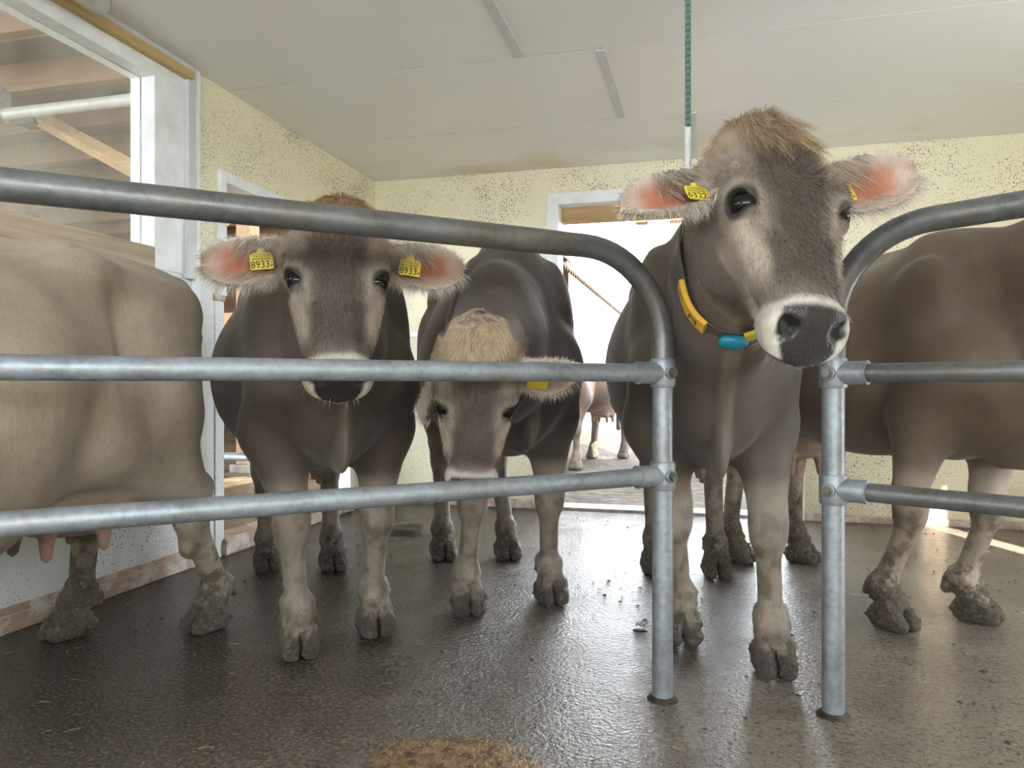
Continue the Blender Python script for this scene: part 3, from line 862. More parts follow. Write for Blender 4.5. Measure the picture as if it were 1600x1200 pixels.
def make_cow(name, org, fwd, feet, poll, nose, face, ears, tone, label, group=None, detail='near', height=1.0, udder=True, foot_yaw=(0, 0, 0, 0),
             dirt=1.0, mud=(0.10, 0.10, 0.20, 0.20), belly=0.0, face_light=1.0, barrel=0.0, girth=1.0, neck_fat=1.0, dewlap=1.0, length=1.0, tuft=True, toplift=0.0):
    """org: floor point under the body's middle; fwd: heading; feet: floor points (front left, front right, hind left, hind right);
    poll, nose: the ends of the face; face: the way the face looks; ears: per side (length axis, opening axis) in head axes, or None"""
    fwd = unit([fwd[0], fwd[1]]); yaw = math.atan2(fwd[1], fwd[0])
    c, s = math.cos(yaw), math.sin(yaw)
    def loc(p):
        d = np.array(p[:2], float)-np.array(org[:2], float)
        r = [d[0]*c+d[1]*s, -d[0]*s+d[1]*c]
        return np.array(r+[p[2]] if len(p) > 2 else r)
    def locv(v): return np.array([v[0]*c+v[1]*s, -v[0]*s+v[1]*c, v[2]])
    feet = [loc(p) for p in feet]
    H = height
    near = detail == 'near'
    have_head = poll is not None
    if have_head:
        o = loc(poll); q = loc(nose)
        e1 = unit(q-o); hs = np.linalg.norm(q-o)/0.555
        f = locv(face); e3 = unit(f-(f@e1)*e1); e2 = np.cross(e3, e1)
        M = np.stack([e1, e2, e3])
        hp = lambda t, y, n: o+hs*(e1*t+e2*y+e3*n)
    # ---- grid
    fine = 0.0056 if near else 0.013
    coarse = 0.012 if near else 0.02
    fx, fy, fz = [], [], []
    lo = np.array([-1.06*length, -0.52, -0.02]); hi = np.array([1.0, 0.52, 1.56*H])
    for p in feet:
        lo[:2] = np.minimum(lo[:2], p[:2]-0.12); hi[:2] = np.maximum(hi[:2], p[:2]+0.12)
    if have_head:
        pts = [hp(t, y, n) for t in (-0.1, 0.6) for y in (-0.15, 0.15) for n in (-0.3, 0.08)]
        core = [hp(t, y, n) for t in (-0.05, 0.58) for y in (-0.14, 0.14) for n in (-0.12, 0.06)]
        for sgn, e in zip((1, -1), ears):
            if e is None: continue
            pts.append(hp(0.095, sgn*0.105, -0.09)+M.T@unit(e[0])*0.34*hs); core.append(pts[-1])
        pts = np.array(pts); core = np.array(core)
        lo = np.minimum(lo, pts.min(0)-0.05); hi = np.maximum(hi, pts.max(0)+0.05)
        if near:
            a, b = core.min(0)-0.01, core.max(0)+0.01
            fx.append((a[0], b[0], fine)); fy.append((a[1], b[1], fine)); fz.append((a[2], b[2], fine))
    if near: fz.append((0, 0.10, 0.008))
    G = Field(axis_pts(lo[0], hi[0], coarse, fx), axis_pts(lo[1], hi[1], coarse, fy), axis_pts(lo[2], hi[2], coarse, fz))
    # ---- trunk
    TORSO = TORSO_FINE
    T = [t.copy() for t in TORSO]
    T[0] = T[0]*length; T[1] = T[1]*H+toplift*np.clip((T[0]+0.3)/0.8, 0, 1); T[2] = T[2]*H; T[3] = T[3]*H-belly*np.exp(-((TORSO[0]+0.08)/0.32)**2); T[4] = T[4]*girth+barrel*np.exp(-(np.maximum(np.abs(TORSO[0]+0.10)-0.10, 0)/0.20)**2)-0.2*barrel*(TORSO[0] < -0.5)
    body = loft_fn(T, 0, 1, 2, 1.75, 2.15)
    G.add(lambda X, Y, Z: body(X, Y, Z), (T[0][0]-0.02, -0.42*girth-barrel, 0.5*H-belly), (T[0][-1]+0.05, 0.42*girth+barrel, 1.5*H+toplift), 0.02)
    X = lambda x, y, z: np.array([x*length, y*girth, z*H])
    for sg in (1, -1):
        G.cone(X(-0.47, sg*0.165, 1.335), X(-0.42, sg*0.195, 1.29), 0.035, 0.04, 0.14)       # hook bone
        G.cone(X(-0.86, sg*0.09, 1.29), X(-0.88, sg*0.10, 1.24), 0.04, 0.04, 0.08)          # pin bone
        G.cone(X(-0.47, sg*0.18, 1.33), X(-0.88, sg*0.09, 1.29), 0.05, 0.04, 0.10)
        G.cone(X(-0.80, sg*0.10, 1.20), X(-0.78, sg*0.135, 0.90), 0.105, 0.11, 0.07)
        G.ell(X(0.56, sg*0.19, 1.08), (0.15, 0.085, 0.27), 0.08)                              # shoulder
        G.ell(X(0.76, sg*0.155, 0.96), (0.09, 0.085, 0.12), 0.08)                             # point of shoulder
        G.ell(X(0.46, sg*0.05, 1.37+toplift), (0.10, 0.035, 0.08), 0.06)
    G.cone(X(-0.93, 0, 1.355), X(-0.5, 0, 1.425), 0.035, 0.03, 0.08)                          # tail head, spine
    G.cone(X(-0.5, 0, 1.425), X(0.3, 0, 1.405+toplift*0.7), 0.025, 0.03, 0.06)
    G.cone(X(-0.93, 0, 1.345), X(-0.995, 0, 1.18), 0.04, 0.03, 0.03)
    G.cone(X(-0.995, 0, 1.18), X(-0.985, 0.01, 0.62), 0.03, 0.02, 0.03)
    G.cone(X(-0.985, 0.01, 0.62), X(-0.97, 0.02, 0.36), 0.03, 0.035, 0.03)
    G.cone(X(0.70, 0, 0.80), X(0.52, 0, 0.73), 0.11, 0.11, 0.10)                               # brisket
    # ---- neck
    if have_head:
        nape = hp(0.03, 0, -0.10); thr = hp(0.20, 0, -0.20); mid = hp(0.11, 0, -0.155)
        W = X(0.44, 0, 1.30+toplift); C = X(0.74, 0, 0.93); Mi = X(0.60, 0, 1.12)
        b1 = (W+nape)/2+np.array([0, 0, 0.02]); b2 = (Mi+mid)/2; b3 = (C+thr)/2
        nf = neck_fat
        fl = (np.array([0, 1, 0.0]), 0.72)
        for a, b, cc, r0, r1, r2 in ((W, b1, nape, 0.135, 0.115*nf, 0.088), (Mi, b2, mid, 0.21, 0.155*nf, 0.105), (C, b3, thr, 0.19, 0.13*nf, 0.072)):
            G.cone(a, b, r0, r1, 0.08, fl); G.cone(b, cc, r1, r2, 0.08)
        # dewlap: a thin hanging fold from throat to brisket
        if dewlap > 0:
            ax = np.array([0, 1.0, 0])
            d0 = thr*0.6+C*0.4+np.array([0.03, 0, -0.07]); d1 = X(0.865, 0, 0.90); d2 = X(0.82, 0, 0.77-0.05*dewlap); d3 = X(0.72, 0, 0.74-0.06*dewlap)
            G.cone(d0, d1, 0.055, 0.075, 0.04, (ax, 0.27)); G.cone(d1, d2, 0.075, 0.065, 0.04, (ax, 0.27)); G.cone(d2, d3, 0.065, 0.045, 0.05, (ax, 0.30))
    # ---- legs
    legdir = []
    for k, (p, fr, sg) in enumerate(zip(feet, (1, 1, 0, 0), (1, -1, 1, -1))):
        a = foot_yaw[k]; d = np.array([math.cos(a), math.sin(a), 0]); lt = np.array([-d[1], d[0], 0])
        p3 = np.array([p[0], p[1], 0.0])
        cor = p3+np.array([0, 0, 0.078])-d*0.012
        fet = p3+np.array([0, 0, 0.150])-d*0.055
        if fr:
            sh = X(0.66, sg*0.155, 0.93); el = X(0.55, sg*0.185, 0.76)
            n0 = X(0.60, sg*0.17, 0.43)
            kn = np.array([n0[0]*0.35+p[0]*0.65-0.01, n0[1]*0.4+p[1]*0.6, 0.43*H])
            G.cone(sh, el, 0.125, 0.115, 0.07); G.cone(el, kn+np.array([0, 0, 0.06]), 0.112, 0.056, 0.05)
            G.cone(kn+np.array([0, 0, 0.065]), kn-np.array([0, 0, 0.015]), 0.055, 0.056, 0.03)
            G.ell(kn+np.array([0.012, 0, 0.01]), (0.050, 0.056, 0.062), 0.03)
            G.cone(kn-np.array([0, 0, 0.05]), fet, 0.041, 0.037, 0.035)
        else:
            hip = X(-0.66, sg*0.13, 1.12); st = X(-0.44, sg*0.235, 0.84)
            n0 = X(-0.74, sg*0.17, 0.52)
            hk = np.array([n0[0]*0.5+(p[0]-0.06)*0.5, n0[1]*0.45+p[1]*0.55, 0.53*H])
            up = X(-0.70, sg*0.17, 0.92)
            G.cone(hip, st, 0.17, 0.125, 0.08, (np.array([0, 1.0, 0]), 0.8))
            G.cone(hip, up, 0.17, 0.135, 0.08, (np.array([0, 1.0, 0]), 0.8))
            G.cone(st, hk+np.array([0.02, 0, 0.05]), 0.125, 0.058, 0.06); G.cone(up, hk+np.array([-0.01, 0, 0.06]), 0.125, 0.052, 0.06)
            G.cone(hk+np.array([-0.05, 0, 0.07]), hk+np.array([-0.02, 0, -0.05]), 0.034, 0.036, 0.04)
            G.cone(hk+np.array([0.01, 0, 0.05]), hk-np.array([0, 0, 0.05]), 0.058, 0.048, 0.03)
            G.cone(hk-np.array([0, 0, 0.04]), fet, 0.047, 0.041, 0.04)
        G.ell(fet, (0.054, 0.052, 0.050), 0.03); G.cone(fet, cor, 0.048, 0.055, 0.03)
        for cs in (1, -1):
            o_ = p3+lt*cs*0.031
            G.cone(o_+np.array([0, 0, 0.074])-d*0.012, o_+d*0.052-lt*cs*0.003+np.array([0, 0, 0.024]), 0.036, 0.024, 0.012)
            G.cone(o_-d*0.050+np.array([0, 0, 0.046]), o_+d*0.034+np.array([0, 0, 0.030]), 0.037, 0.034, 0.012)
            G.cone(o_-d*0.045+np.array([0, 0, 0.016]), o_+d*0.050-lt*cs*0.002+np.array([0, 0, 0.016]), 0.033, 0.027, 0.012)
            G.ell(fet-d*0.055+lt*cs*0.028+np.array([0, 0, -0.028]), (0.018, 0.015, 0.024), 0.010)
        G.carve(p3+d*0.055+np.array([0, 0, 0.03]), (0.055, 0.0065, 0.065), 0.006, np.stack([d, lt, np.array([0, 0, 1.0])]))
        legdir.append((p3, d))
    # ---- udder
    if udder:
        G.ell(X(-0.50, 0, 0.67), (0.20, 0.16, 0.16), 0.06)
        G.ell(X(-0.60, 0, 0.71), (0.15, 0.15, 0.19), 0.06)
        for tx in (-0.42, -0.60):
            for sg in (1, -1):
                G.cone(X(tx, sg*0.085, 0.54), X(tx+0.005, sg*0.09, 0.455), 0.026, 0.015, 0.02)
    # ---- head
    if have_head:
        def HF(fn):
            def g(Xx, Yy, Zz):
                x, y, z = (Xx-o[0]), (Yy-o[1]), (Zz-o[2])
                return fn(*[(x*M[i, 0]+y*M[i, 1]+z*M[i, 2])/hs for i in range(3)])*hs
            return g
        box = np.array([hp(t, y, n) for t in (-0.1, 0.62) for y in (-0.15, 0.15) for n in (-0.30, 0.07)])
        G.add(HF(loft_fn(HEAD, 0, 1, 2, 2.5, 1.75)), box.min(0), box.max(0), 0.045)
        E = lambda c_, r_, k=0.02, Mx=M: G.ell(hp(*c_), np.array(r_)*hs, k*hs, Mx)
        Cv = lambda c_, r_, k=0.02, Mx=M: G.carve(hp(*c_), np.array(r_)*hs, k*hs, Mx)
        Cn = lambda a, b, ra, rb, k=0.02: G.cone(hp(*a), hp(*b), ra*hs, rb*hs, k*hs)
        E((-0.005, 0, -0.045), (0.055, 0.085, 0.065), 0.04)                    # poll
        for sg in (1, -1):
            E((0.183, sg*0.108, 0.000), (0.055, 0.032, 0.036), 0.04)           # brow
            E((0.20, sg*0.066, -0.165), (0.115, 0.046, 0.09), 0.04)            # cheek muscle
            Cn((0.285, sg*0.090, -0.035), (0.40, sg*0.070, -0.04), 0.024, 0.02, 0.04)
            E((0.498, sg*0.052, -0.052), (0.048, 0.038, 0.043), 0.03)          # upper lip
        E((0.486, 0, -0.046), (0.066, 0.080, 0.057), 0.03)                      # muzzle
        E((0.470, 0, -0.100), (0.060, 0.055, 0.030), 0.014)                     # chin
        # flat front of the nose
        pn = unit(np.array([0.80, 0, 0.60]))
        def plane(t, y, n): return -(t*pn[0]+n*pn[2]-0.404+1.2*np.abs(y)**2)
        pb = np.array([hp(t, y, n) for t in (0.45, 0.62) for y in (-0.13, 0.13) for n in (-0.16, 0.05)])
        G.cut(HF(plane), pb.min(0), pb.max(0), 0.025)
        for sg in (1, -1):
            # tear groove and temple hollow
            fn0 = []
            for w in np.linspace(0, 1, 6):
                Cv((0.258+0.085*w, sg*(0.106-0.042*w), 0.040-0.004*w), (0.020, 0.011, 0.014), 0.025)
            Cv((0.065, sg*0.135, -0.055), (0.05, 0.02, 0.03), 0.03)
            # eye socket and lids
            E((0.229, sg*0.104, -0.010), (0.042, 0.026, 0.032), 0.02)
            Cv((0.232, sg*0.128, 0.006), (0.023, 0.024, 0.026), 0.008)
            E((0.2040, sg*0.1150, 0.006), (0.010, 0.020, 0.030), 0.010)
            E((0.2600, sg*0.1080, 0.003), (0.009, 0.016, 0.024), 0.010)
            # nostrils: comma shaped
            Cv((0.514, sg*0.050, -0.012), (0.016, 0.015, 0.020), 0.008)
            Cv((0.502, sg*0.064, -0.012), (0.013, 0.011, 0.018), 0.008)
            Cv((0.522, sg*0.066, -0.032), (0.012, 0.010, 0.014), 0.008)
        for w in np.linspace(-1, 1, 15):                                         # mouth line
            Cv((0.535-0.09*abs(w)**2.2, w*0.082, -0.082), (0.022, 0.013, 0.0045), 0.006)
        # ears: cupped leaves
        earinfo = []
        for sg, e in zip((1, -1), ears):
            if e is None: earinfo.append(None); continue
            l = M.T@unit(e[0]); op = M.T@np.array(e[1], float); op = unit(op-(op@l)*l); w = np.cross(op, l)
            es = (e[2] if len(e) > 2 else 1.0)*hs
            if (w@e1) > 0: w = -w          # w points up along the face (towards the poll side)
            base = hp(0.095, sg*0.105, -0.090)
            earinfo.append((base, l, w, op, es))
            G.cone(base-l*0.03*es, base+l*0.035*es, 0.045*es, 0.040*es, 0.03*hs)
            def earf(Xx, Yy, Zz, base=base, l=l, w=w, op=op, es=es):
                x, y, z = Xx-base[0], Yy-base[1], Zz-base[2]
                L_ = (x*l[0]+y*l[1]+z*l[2])/es; W_ = (x*w[0]+y*w[1]+z*w[2])/es; D_ = (x*op[0]+y*op[1]+z*op[2])/es
                D_ = D_+0.7*np.clip(L_-0.05, 0, 1)**2        # the tip bends away from the opening
                hw = np.interp(L_, EAR_L, EAR_W).astype(np.float32)
                W2 = W_+0.012*np.sin(np.clip(L_/0.28, 0, 1)*math.pi)
                cup = (-0.042+0.055*np.minimum((W2/hw)**2, 1.3))*(1-0.45*np.clip(L_/0.28, 0, 1))
                gr = np.minimum(0.11*np.abs(W2)/hw**2, 3.0)*(1-0.45*np.clip(L_/0.28, 0, 1))
                so = np.abs(D_-cup)/np.sqrt(1+gr*gr)-0.0078*(1-0.2*np.clip(L_/0.28, 0, 1))
                ou = np.maximum(np.abs(W2)-hw, np.maximum(L_-0.28, -L_))
                return (np.sqrt(np.maximum(so, 0)**2+np.maximum(ou, 0)**2)+np.minimum(np.maximum(so, ou), 0))*es*0.9
            ep = np.array([base+l*a*es+w*b*es+op*d_*es for a in (-0.01, 0.30) for b in (-0.09, 0.09) for d_ in (-0.10, 0.06)])
            G.add(earf, ep.min(0), ep.max(0), 0.014*hs)
    G.cut(lambda Xx, Yy, Zz: Zz+0*Xx+0*Yy, (lo[0], lo[1], -0.1), (hi[0], hi[1], 0.03), 0.012)
    P, Q = G.surface()
    P = relax(P, Q, 2, 0.5)
    N = vnormals(P, Q)
    # ---- caked mud on the feet, small folds
    lowd = np.min([np.linalg.norm(P[:, :2]-p3[None, :2], axis=1) for p3, d in legdir], axis=0)
    mudn = fbm(P, 48, 3, 3)
    mudw = (1-smooth(0.10, 0.30, P[:, 2]))*(lowd < 0.2)*dirt
    P = P+N*((np.maximum(mudn-0.48, 0)*0.034)*mudw)[:, None]*smooth(0.0, 0.03, P[:, 2])[:, None]
    if have_head:
        dn = np.linalg.norm(P-((thr+C)/2)[None], axis=1)
    # ---- coat pattern
    main, dark, pale, tan = [np.array(t) for t in tone]
    n = len(P)
    K = np.tile(main, (n, 1)); gl = np.zeros(n)
    def lay(m, c_): nonlocal K; K = K*(1-m[:, None])+np.array(c_)[None]*m[:, None]
    big = fbm(P, 3.0, 11, 3); sm = fbm(P, 16, 5, 2)
    xl, yl, zl = P[:, 0]/length, P[:, 1]/girth, P[:, 2]/H
    # darker shoulders, neck and lower quarters; paler belly, inner legs, back line
    lay(smooth(0.15, 0.55, xl)*smooth(0.60, 0.9, zl)*(0.9+0.4*(big-0.5)), dark)
    lay(smooth(-0.75, -0.95, xl)*0.4, dark)
    lay((1-smooth(0.56, 0.78, zl))*smooth(0.42, 0.6, zl)*(np.abs(yl) < 0.4)*0.55*(np.abs(P[:, 2]) > 0.3), pale)
    lay(smooth(0.35, 0.6, xl)*smooth(0.50, 0.62, zl)*(1-smooth(0.85, 1.0, zl))*0.8, dark)
    lay(smooth(-0.45, -0.1, xl)*smooth(0.56, 0.62, zl)*(1-smooth(0.78, 1.0, zl))*0.6, dark)  # lower barrel: dark coat plus underside shade put into the colour
    lay(smooth(0.72, 0.84, xl)*(1-smooth(0.012, 0.032, np.abs(P[:, 1])))*(1-smooth(0.95, 1.1, zl))*smooth(0.5, 0.6, zl)*0.15, pale)
    leg = 1-smooth(0.45, 0.62, zl)
    lay(leg*0.55, pale*0.75)
    lay(leg*smooth(0.3, 0.7, big)*0.3, dark)
    lay(smooth(1.30, 1.42, zl)*(xl < 0.25)*0.25, pale)
    if udder:
        du = np.sqrt(((xl+0.52)/0.27)**2+(yl/0.19)**2+((zl-0.62)/0.19)**2)
        lay((1-smooth(0.85, 1.1, du))*(zl < 0.76)*0.85, np.array([0.40, 0.30, 0.24]))
        lay(((zl < 0.545)*(zl > 0.42)*(np.abs(xl+0.51) < 0.16)*(np.abs(yl) < 0.14))*0.9, np.array([0.30, 0.19, 0.15]))
    # mud
    splash = smooth(0.62, 0.40, P[:, 2])*smooth(0.50, 0.66, fbm(P, 22, 8, 3))*dirt
    lay(np.clip(splash*0.6, 0, 1), (0.10, 0.075, 0.05))
    m_ = (1-smooth(0.06, 0.16, P[:, 2]+0.12*(mudn-0.5)))*min(1, dirt)
    lay(m_*0.80, np.array([0.085, 0.066, 0.048]))
    lay(m_*smooth(0.50, 0.62, fbm(P, 60, 21, 2))*0.45, (0.24, 0.19, 0.13))
    hoof = (1-smooth(0.055, 0.085, P[:, 2]))
    lay(hoof*0.7, (0.07, 0.058, 0.048))
    gl = np.maximum(gl, hoof*0.25)
    if have_head:
        h = ((P-o)@M.T)/hs; t, y, z = h[:, 0], h[:, 1], h[:, 2]; ay = np.abs(y)
        inh = ((t > -0.12) & (t < 0.62) & (ay < 0.18) & (z > -0.30) & (z < 0.1)).astype(float)*smooth(-0.10, -0.02, t)
        earm = np.zeros(n); earin = np.zeros(n); eartip = np.zeros(n); earl = np.zeros(n); earw = np.zeros(n)
        for sg, ei in zip((1, -1), earinfo):
            if ei is None: continue
            base, l, w, op, es = ei
            r = (P-base)/es; L_ = r@l; W_ = r@w; D_ = r@op+0.7*np.clip(L_-0.05, 0, 1)**2
            hw = np.interp(L_, EAR_L, EAR_W); W2 = W_+0.012*np.sin(np.clip(L_/0.28, 0, 1)*math.pi)
            cup = (-0.042+0.055*np.minimum((W2/hw)**2, 1.3))*(1-0.45*np.clip(L_/0.28, 0, 1))
            on = ((L_ > 0.035) & (L_ < 0.30) & (np.abs(W2) < hw+0.02) & (np.abs(D_-cup) < 0.03))
            earm = np.maximum(earm, on*smooth(0.03, 0.06, L_))
            front = on*(D_ > cup)
            earin = np.maximum(earin, front); eartip = np.where(on, smooth(0.6, 1.0, np.abs(W2)/hw), eartip)
            earl = np.where(on, L_, earl); earw = np.where(on, W2/hw, earw)
        inh = inh*(1-earm)
        face_d = dark*0.95*(1+(face_light-1)*1.2)
        lay(inh*0.9, main*0.9*face_light)
        # dark bridge and forehead, paler cheeks and rings round the eyes
        br = (1-smooth(0.035, 0.085, ay-0.02*(t > 0.3)))*smooth(0.06, 0.15, t)*(1-smooth(0.40, 0.46, t))*smooth(-0.06, -0.01, z)
        lay(inh*br*(0.85+0.4*(sm-0.5)), face_d*0.75)
        blot = smooth(0.10, 0.15, t)*(1-smooth(0.18, 0.24, t))*smooth(0.03, 0.06, ay)*smooth(-0.04, 0.0, z)
        lay(inh*blot*0.6, face_d*0.7)
        lay(inh*smooth(0.24, 0.29, t)*(1-smooth(0.37, 0.43, t))*smooth(0.062, 0.09, ay)*(z > -0.12)*0.75, pale*0.95)
        de = np.sqrt(((t-0.231)/0.060)**2+((ay-0.118)/0.05)**2+((z+0.01)/0.055)**2)
        lay(inh*(1-smooth(0.8, 1.35, de))*0.55, pale*0.9)
        lay(inh*smooth(0.05, 0.09, t)*(1-smooth(0.13, 0.19, t))*smooth(0.070, 0.10, ay)*0.65, pale*0.95)
        dg = np.abs((t-0.232)-0.085*np.clip((0.108-ay)/0.042, 0, 1))
        grv = (1-smooth(0.004, 0.024, np.abs(ay-(0.106-0.042*np.clip((t-0.258)/0.085, 0, 1)))))*smooth(0.248, 0.262, t)*(1-smooth(0.325, 0.35, t))*(z > -0.01)
        lay(inh*grv*0.40, face_d*0.6)
        lay(inh*(1-smooth(0.60, 0.85, np.sqrt(((t-0.232)/0.052)**2+((ay-0.118)/0.046)**2+((z-0.004)/0.058)**2)))*0.96, (0.014, 0.011, 0.010))
        # pale band and tuft at the poll
        pb_ = (1-smooth(0.035, 0.11, t+0.05*(sm-0.5)+0.25*np.maximum(0.05-ay, 0)))*smooth(-0.14, -0.06, z)
        lay(inh*pb_*0.85, tan*1.1)
        # white muzzle ring
        mz = smooth(0.442, 0.470, t+0.02*(sm-0.5)+0.10*(z < -0.02)*0+0.12*np.maximum(-z-0.04, 0))
        lay(inh*mz*0.95, np.array([0.62, 0.585, 0.54]))
        lay(inh*mz*smooth(0.060, 0.085, ay)*smooth(0.02, -0.04, z)*0.65, np.array([0.36, 0.31, 0.25]))
        lay(inh*smooth(0.36, 0.44, t)*(z < -0.07)*0.8, np.array([0.62, 0.56, 0.48]))
        pv = t*pn[0]+z*pn[2]+0.9*ay**2
        pv = t*pn[0]+z*pn[2]+1.2*ay**2
        pad = smooth(0.374, 0.388, pv)*(1-smooth(0.066, 0.078, ay+0.7*np.maximum(-z-0.035, 0)))*smooth(0.462, 0.482, t)*smooth(-0.086, -0.078, z)
        lay(inh*pad*0.97, (0.013, 0.012, 0.014)); gl = np.maximum(gl, inh*pad*0.95)
        for sg in (1, -1):
            dnos = np.sqrt(((t-0.512)/0.024)**2+((y-sg*0.056)/0.023)**2+((z+0.014)/0.028)**2)
            lay(inh*(1-smooth(0.8, 1.15, dnos)), (0.006, 0.005, 0.005)); gl = gl*(1-inh*(1-smooth(0.8, 1.15, dnos)))
        lay(inh*(1-smooth(0.004, 0.010, np.abs(z+0.082)))*smooth(0.44, 0.48, t)*0.85, (0.03, 0.022, 0.02))
        # ears
        lay(earm*0.85, main*0.95); lay(earm*(1-earin)*0.4, dark)
        lay(earin*0.85, np.array([0.55, 0.42, 0.34]))
        red = earin*(1-smooth(0.25, 0.75, np.abs(earw-0.12)))*smooth(0.04, 0.08, earl)*(1-smooth(0.19, 0.25, earl))
        lay(red*0.85, np.array([0.42, 0.125, 0.06]))
        lay(earin*(1-smooth(0.03, 0.08, earl))*0.8, np.array([0.16, 0.07, 0.045]))
        lay(earm*eartip*0.8, np.array([0.60, 0.54, 0.47]))
    coat = np.concatenate([np.clip(K, 0.002, 0.95), gl[:, None]], 1)
    root = empty('cow', (org[0], org[1], 0), yaw)
    tag(root, label, 'cow', group)
    me = np_mesh('body', P, Q, coat)
    dd = np.stack([np.linalg.norm(P[:, :2]-p3[None, :2], axis=1) for p3, d in legdir], 1)
    mv = np.array(mud)[dd.argmin(1)]
    at_ = me.attributes.new('mud', 'FLOAT', 'POINT'); at_.data.foreach_set('value', mv.astype(np.float32))
    me.materials.append(MAT['coat'])
    link('body', me, None, root)
    info = dict(root=root, P=P, N=N, K=K, Q=Q, loc=loc, locv=locv)
    if have_head:
        info.update(o=o, M=M, hs=hs, hp=hp, ears=earinfo, h=h, earm=earm, earin=earin, earl=earl, earw=earw, thr=thr, nape=nape, C=C, W=W, inh=inh)
        for sg in (1, -1):
            ball('eye', hp(0.2320, sg*0.1060, -0.0005), 0.0295*hs, MAT['eye'], root)
    return info

def ball(name, c, r, mat, parent, nu=24, nv=16, sc=(1, 1, 1)):
    v = [(0, 0, r)]; 
    for i in range(1, nv):
        a = math.pi*i/nv
        for k in range(nu):
            b = 2*math.pi*k/nu
            v.append((r*math.sin(a)*math.cos(b), r*math.sin(a)*math.sin(b), r*math.cos(a)))
    v.append((0, 0, -r))
    f = []
    for k in range(nu): f.append((0, 1+k, 1+(k+1) % nu))
    for i in range(nv-2):
        for k in range(nu): f.append((1+i*nu+k, 1+(i+1)*nu+k, 1+(i+1)*nu+(k+1) % nu, 1+i*nu+(k+1) % nu))
    e = len(v)-1; b0 = 1+(nv-2)*nu
    for k in range(nu): f.append((b0+k, e, b0+(k+1) % nu))
    me = bpy.data.meshes.new(name); me.from_pydata([(p[0]*sc[0], p[1]*sc[1], p[2]*sc[2]) for p in v], [], f); me.update()
    ob = link(name, me, mat, parent, True); ob.location = Vector(c)
    return ob
# ------------------------------------------------------------------ the herd
#        main                dark                 pale                tan
T_BEIGE = ((0.41, 0.345, 0.27), (0.27, 0.215, 0.16), (0.50, 0.43, 0.345), (0.42, 0.32, 0.21))
T_MID = ((0.195, 0.157, 0.126), (0.078, 0.059, 0.046), (0.42, 0.35, 0.28), (0.40, 0.27, 0.16))
T_DARK = ((0.165, 0.130, 0.106), (0.060, 0.045, 0.038), (0.44, 0.37, 0.30), (0.50, 0.38, 0.25))
T_MAIN = ((0.205, 0.167, 0.135), (0.085, 0.064, 0.050), (0.45, 0.38, 0.31), (0.44, 0.34, 0.23))
T_BROWN = ((0.215, 0.165, 0.118), (0.125, 0.090, 0.062), (0.43, 0.36, 0.28), (0.40, 0.30, 0.20))
T_PALE = ((0.16, 0.115, 0.088), (0.13, 0.09, 0.07), (0.20, 0.15, 0.12), (0.5, 0.38, 0.28))

EAR_SIDE = lambda sg, dn=0.10, bk=-0.10: ((dn, sg*1.0, bk), (0.25, sg*-0.05, 1.0))

def mid(a, b, w=0.5): return np.array(a)*(1-w)+np.array(b)*w
COWS = {}
def feet_back(pts, fwd, d=0.045):
    f = unit(fwd); return [np.array(p)-f*d for p in pts]

only = globals().get('ONLY')
def want(n): return only is None or n in only

if want('main'):
    f4 = (-0.14, -0.99)
    ft = feet_back([gpx(1215, 1060), gpx(1068, 1008), gpx(1095, 897), np.array([0.66, 3.62])], f4)
    ft = [ft[0], ft[1], np.array([0.98, 3.52]), np.array([0.70, 3.60])]
    COWS['main'] = make_cow('main', (0.75, 3.05), f4, ft, px(1204, 205, 1.83), px(1288, 540, 1.545), (0.24, -0.93, 0.36),
        (((-0.12, 0.85, 0.45), (0.22, -0.35, 1.0), 1.0), ((0.34, -0.90, 0.08), (0.05, -0.55, 0.8), 0.86)), T_MAIN,
        'grey-brown cow with raised head and yellow-and-teal collar between the two pipe gates', 'cows in the waiting pen', height=1.03, length=0.97, girth=0.92, dewlap=1.5, toplift=0.0)
if want('look'):
    f2 = (0.383, -0.924)
    ft = feet_back([gpx(592, 995), gpx(470, 1030), gpx(523, 893), gpx(420, 893)], f2)
    COWS['look'] = make_cow('look', (-0.85, 3.10), f2, ft, px(527, 329, 2.06), px(529, 612, 1.86), (0.22, -0.92, 0.30),
        (((0.05, 1.0, -0.05), (0.25, 0, 1.0)), ((0.06, -1.0, -0.05), (0.25, 0, 1.0))), T_MID,
        'brown cow facing the viewer with tagged ears spread under the top gate rail', 'cows in the waiting pen', height=1.0, length=0.95, dewlap=1.0)
if want('low'):
    f3 = (0.218, -0.976)
    ft = feet_back([gpx(867, 945), gpx(735, 963), gpx(797, 876), gpx(695, 876)], f3)
    COWS['low'] = make_cow('low', (-0.115, 3.42), f3, ft, px(748, 535, 2.03), px(735, 780, 2.10), (0.06, -0.99, -0.05),
        (((0.10, 1.0, -0.10), (0.35, 0.1, 1.0)), ((0.80, -0.42, -0.35), (-0.3, -0.9, -0.25), 0.85)), T_DARK,
        'dark brown cow lowering its pale-tufted head behind the bottom gate rail', 'cows in the waiting pen', height=1.04, length=0.95, girth=0.80, dewlap=0.6, face_light=1.55)

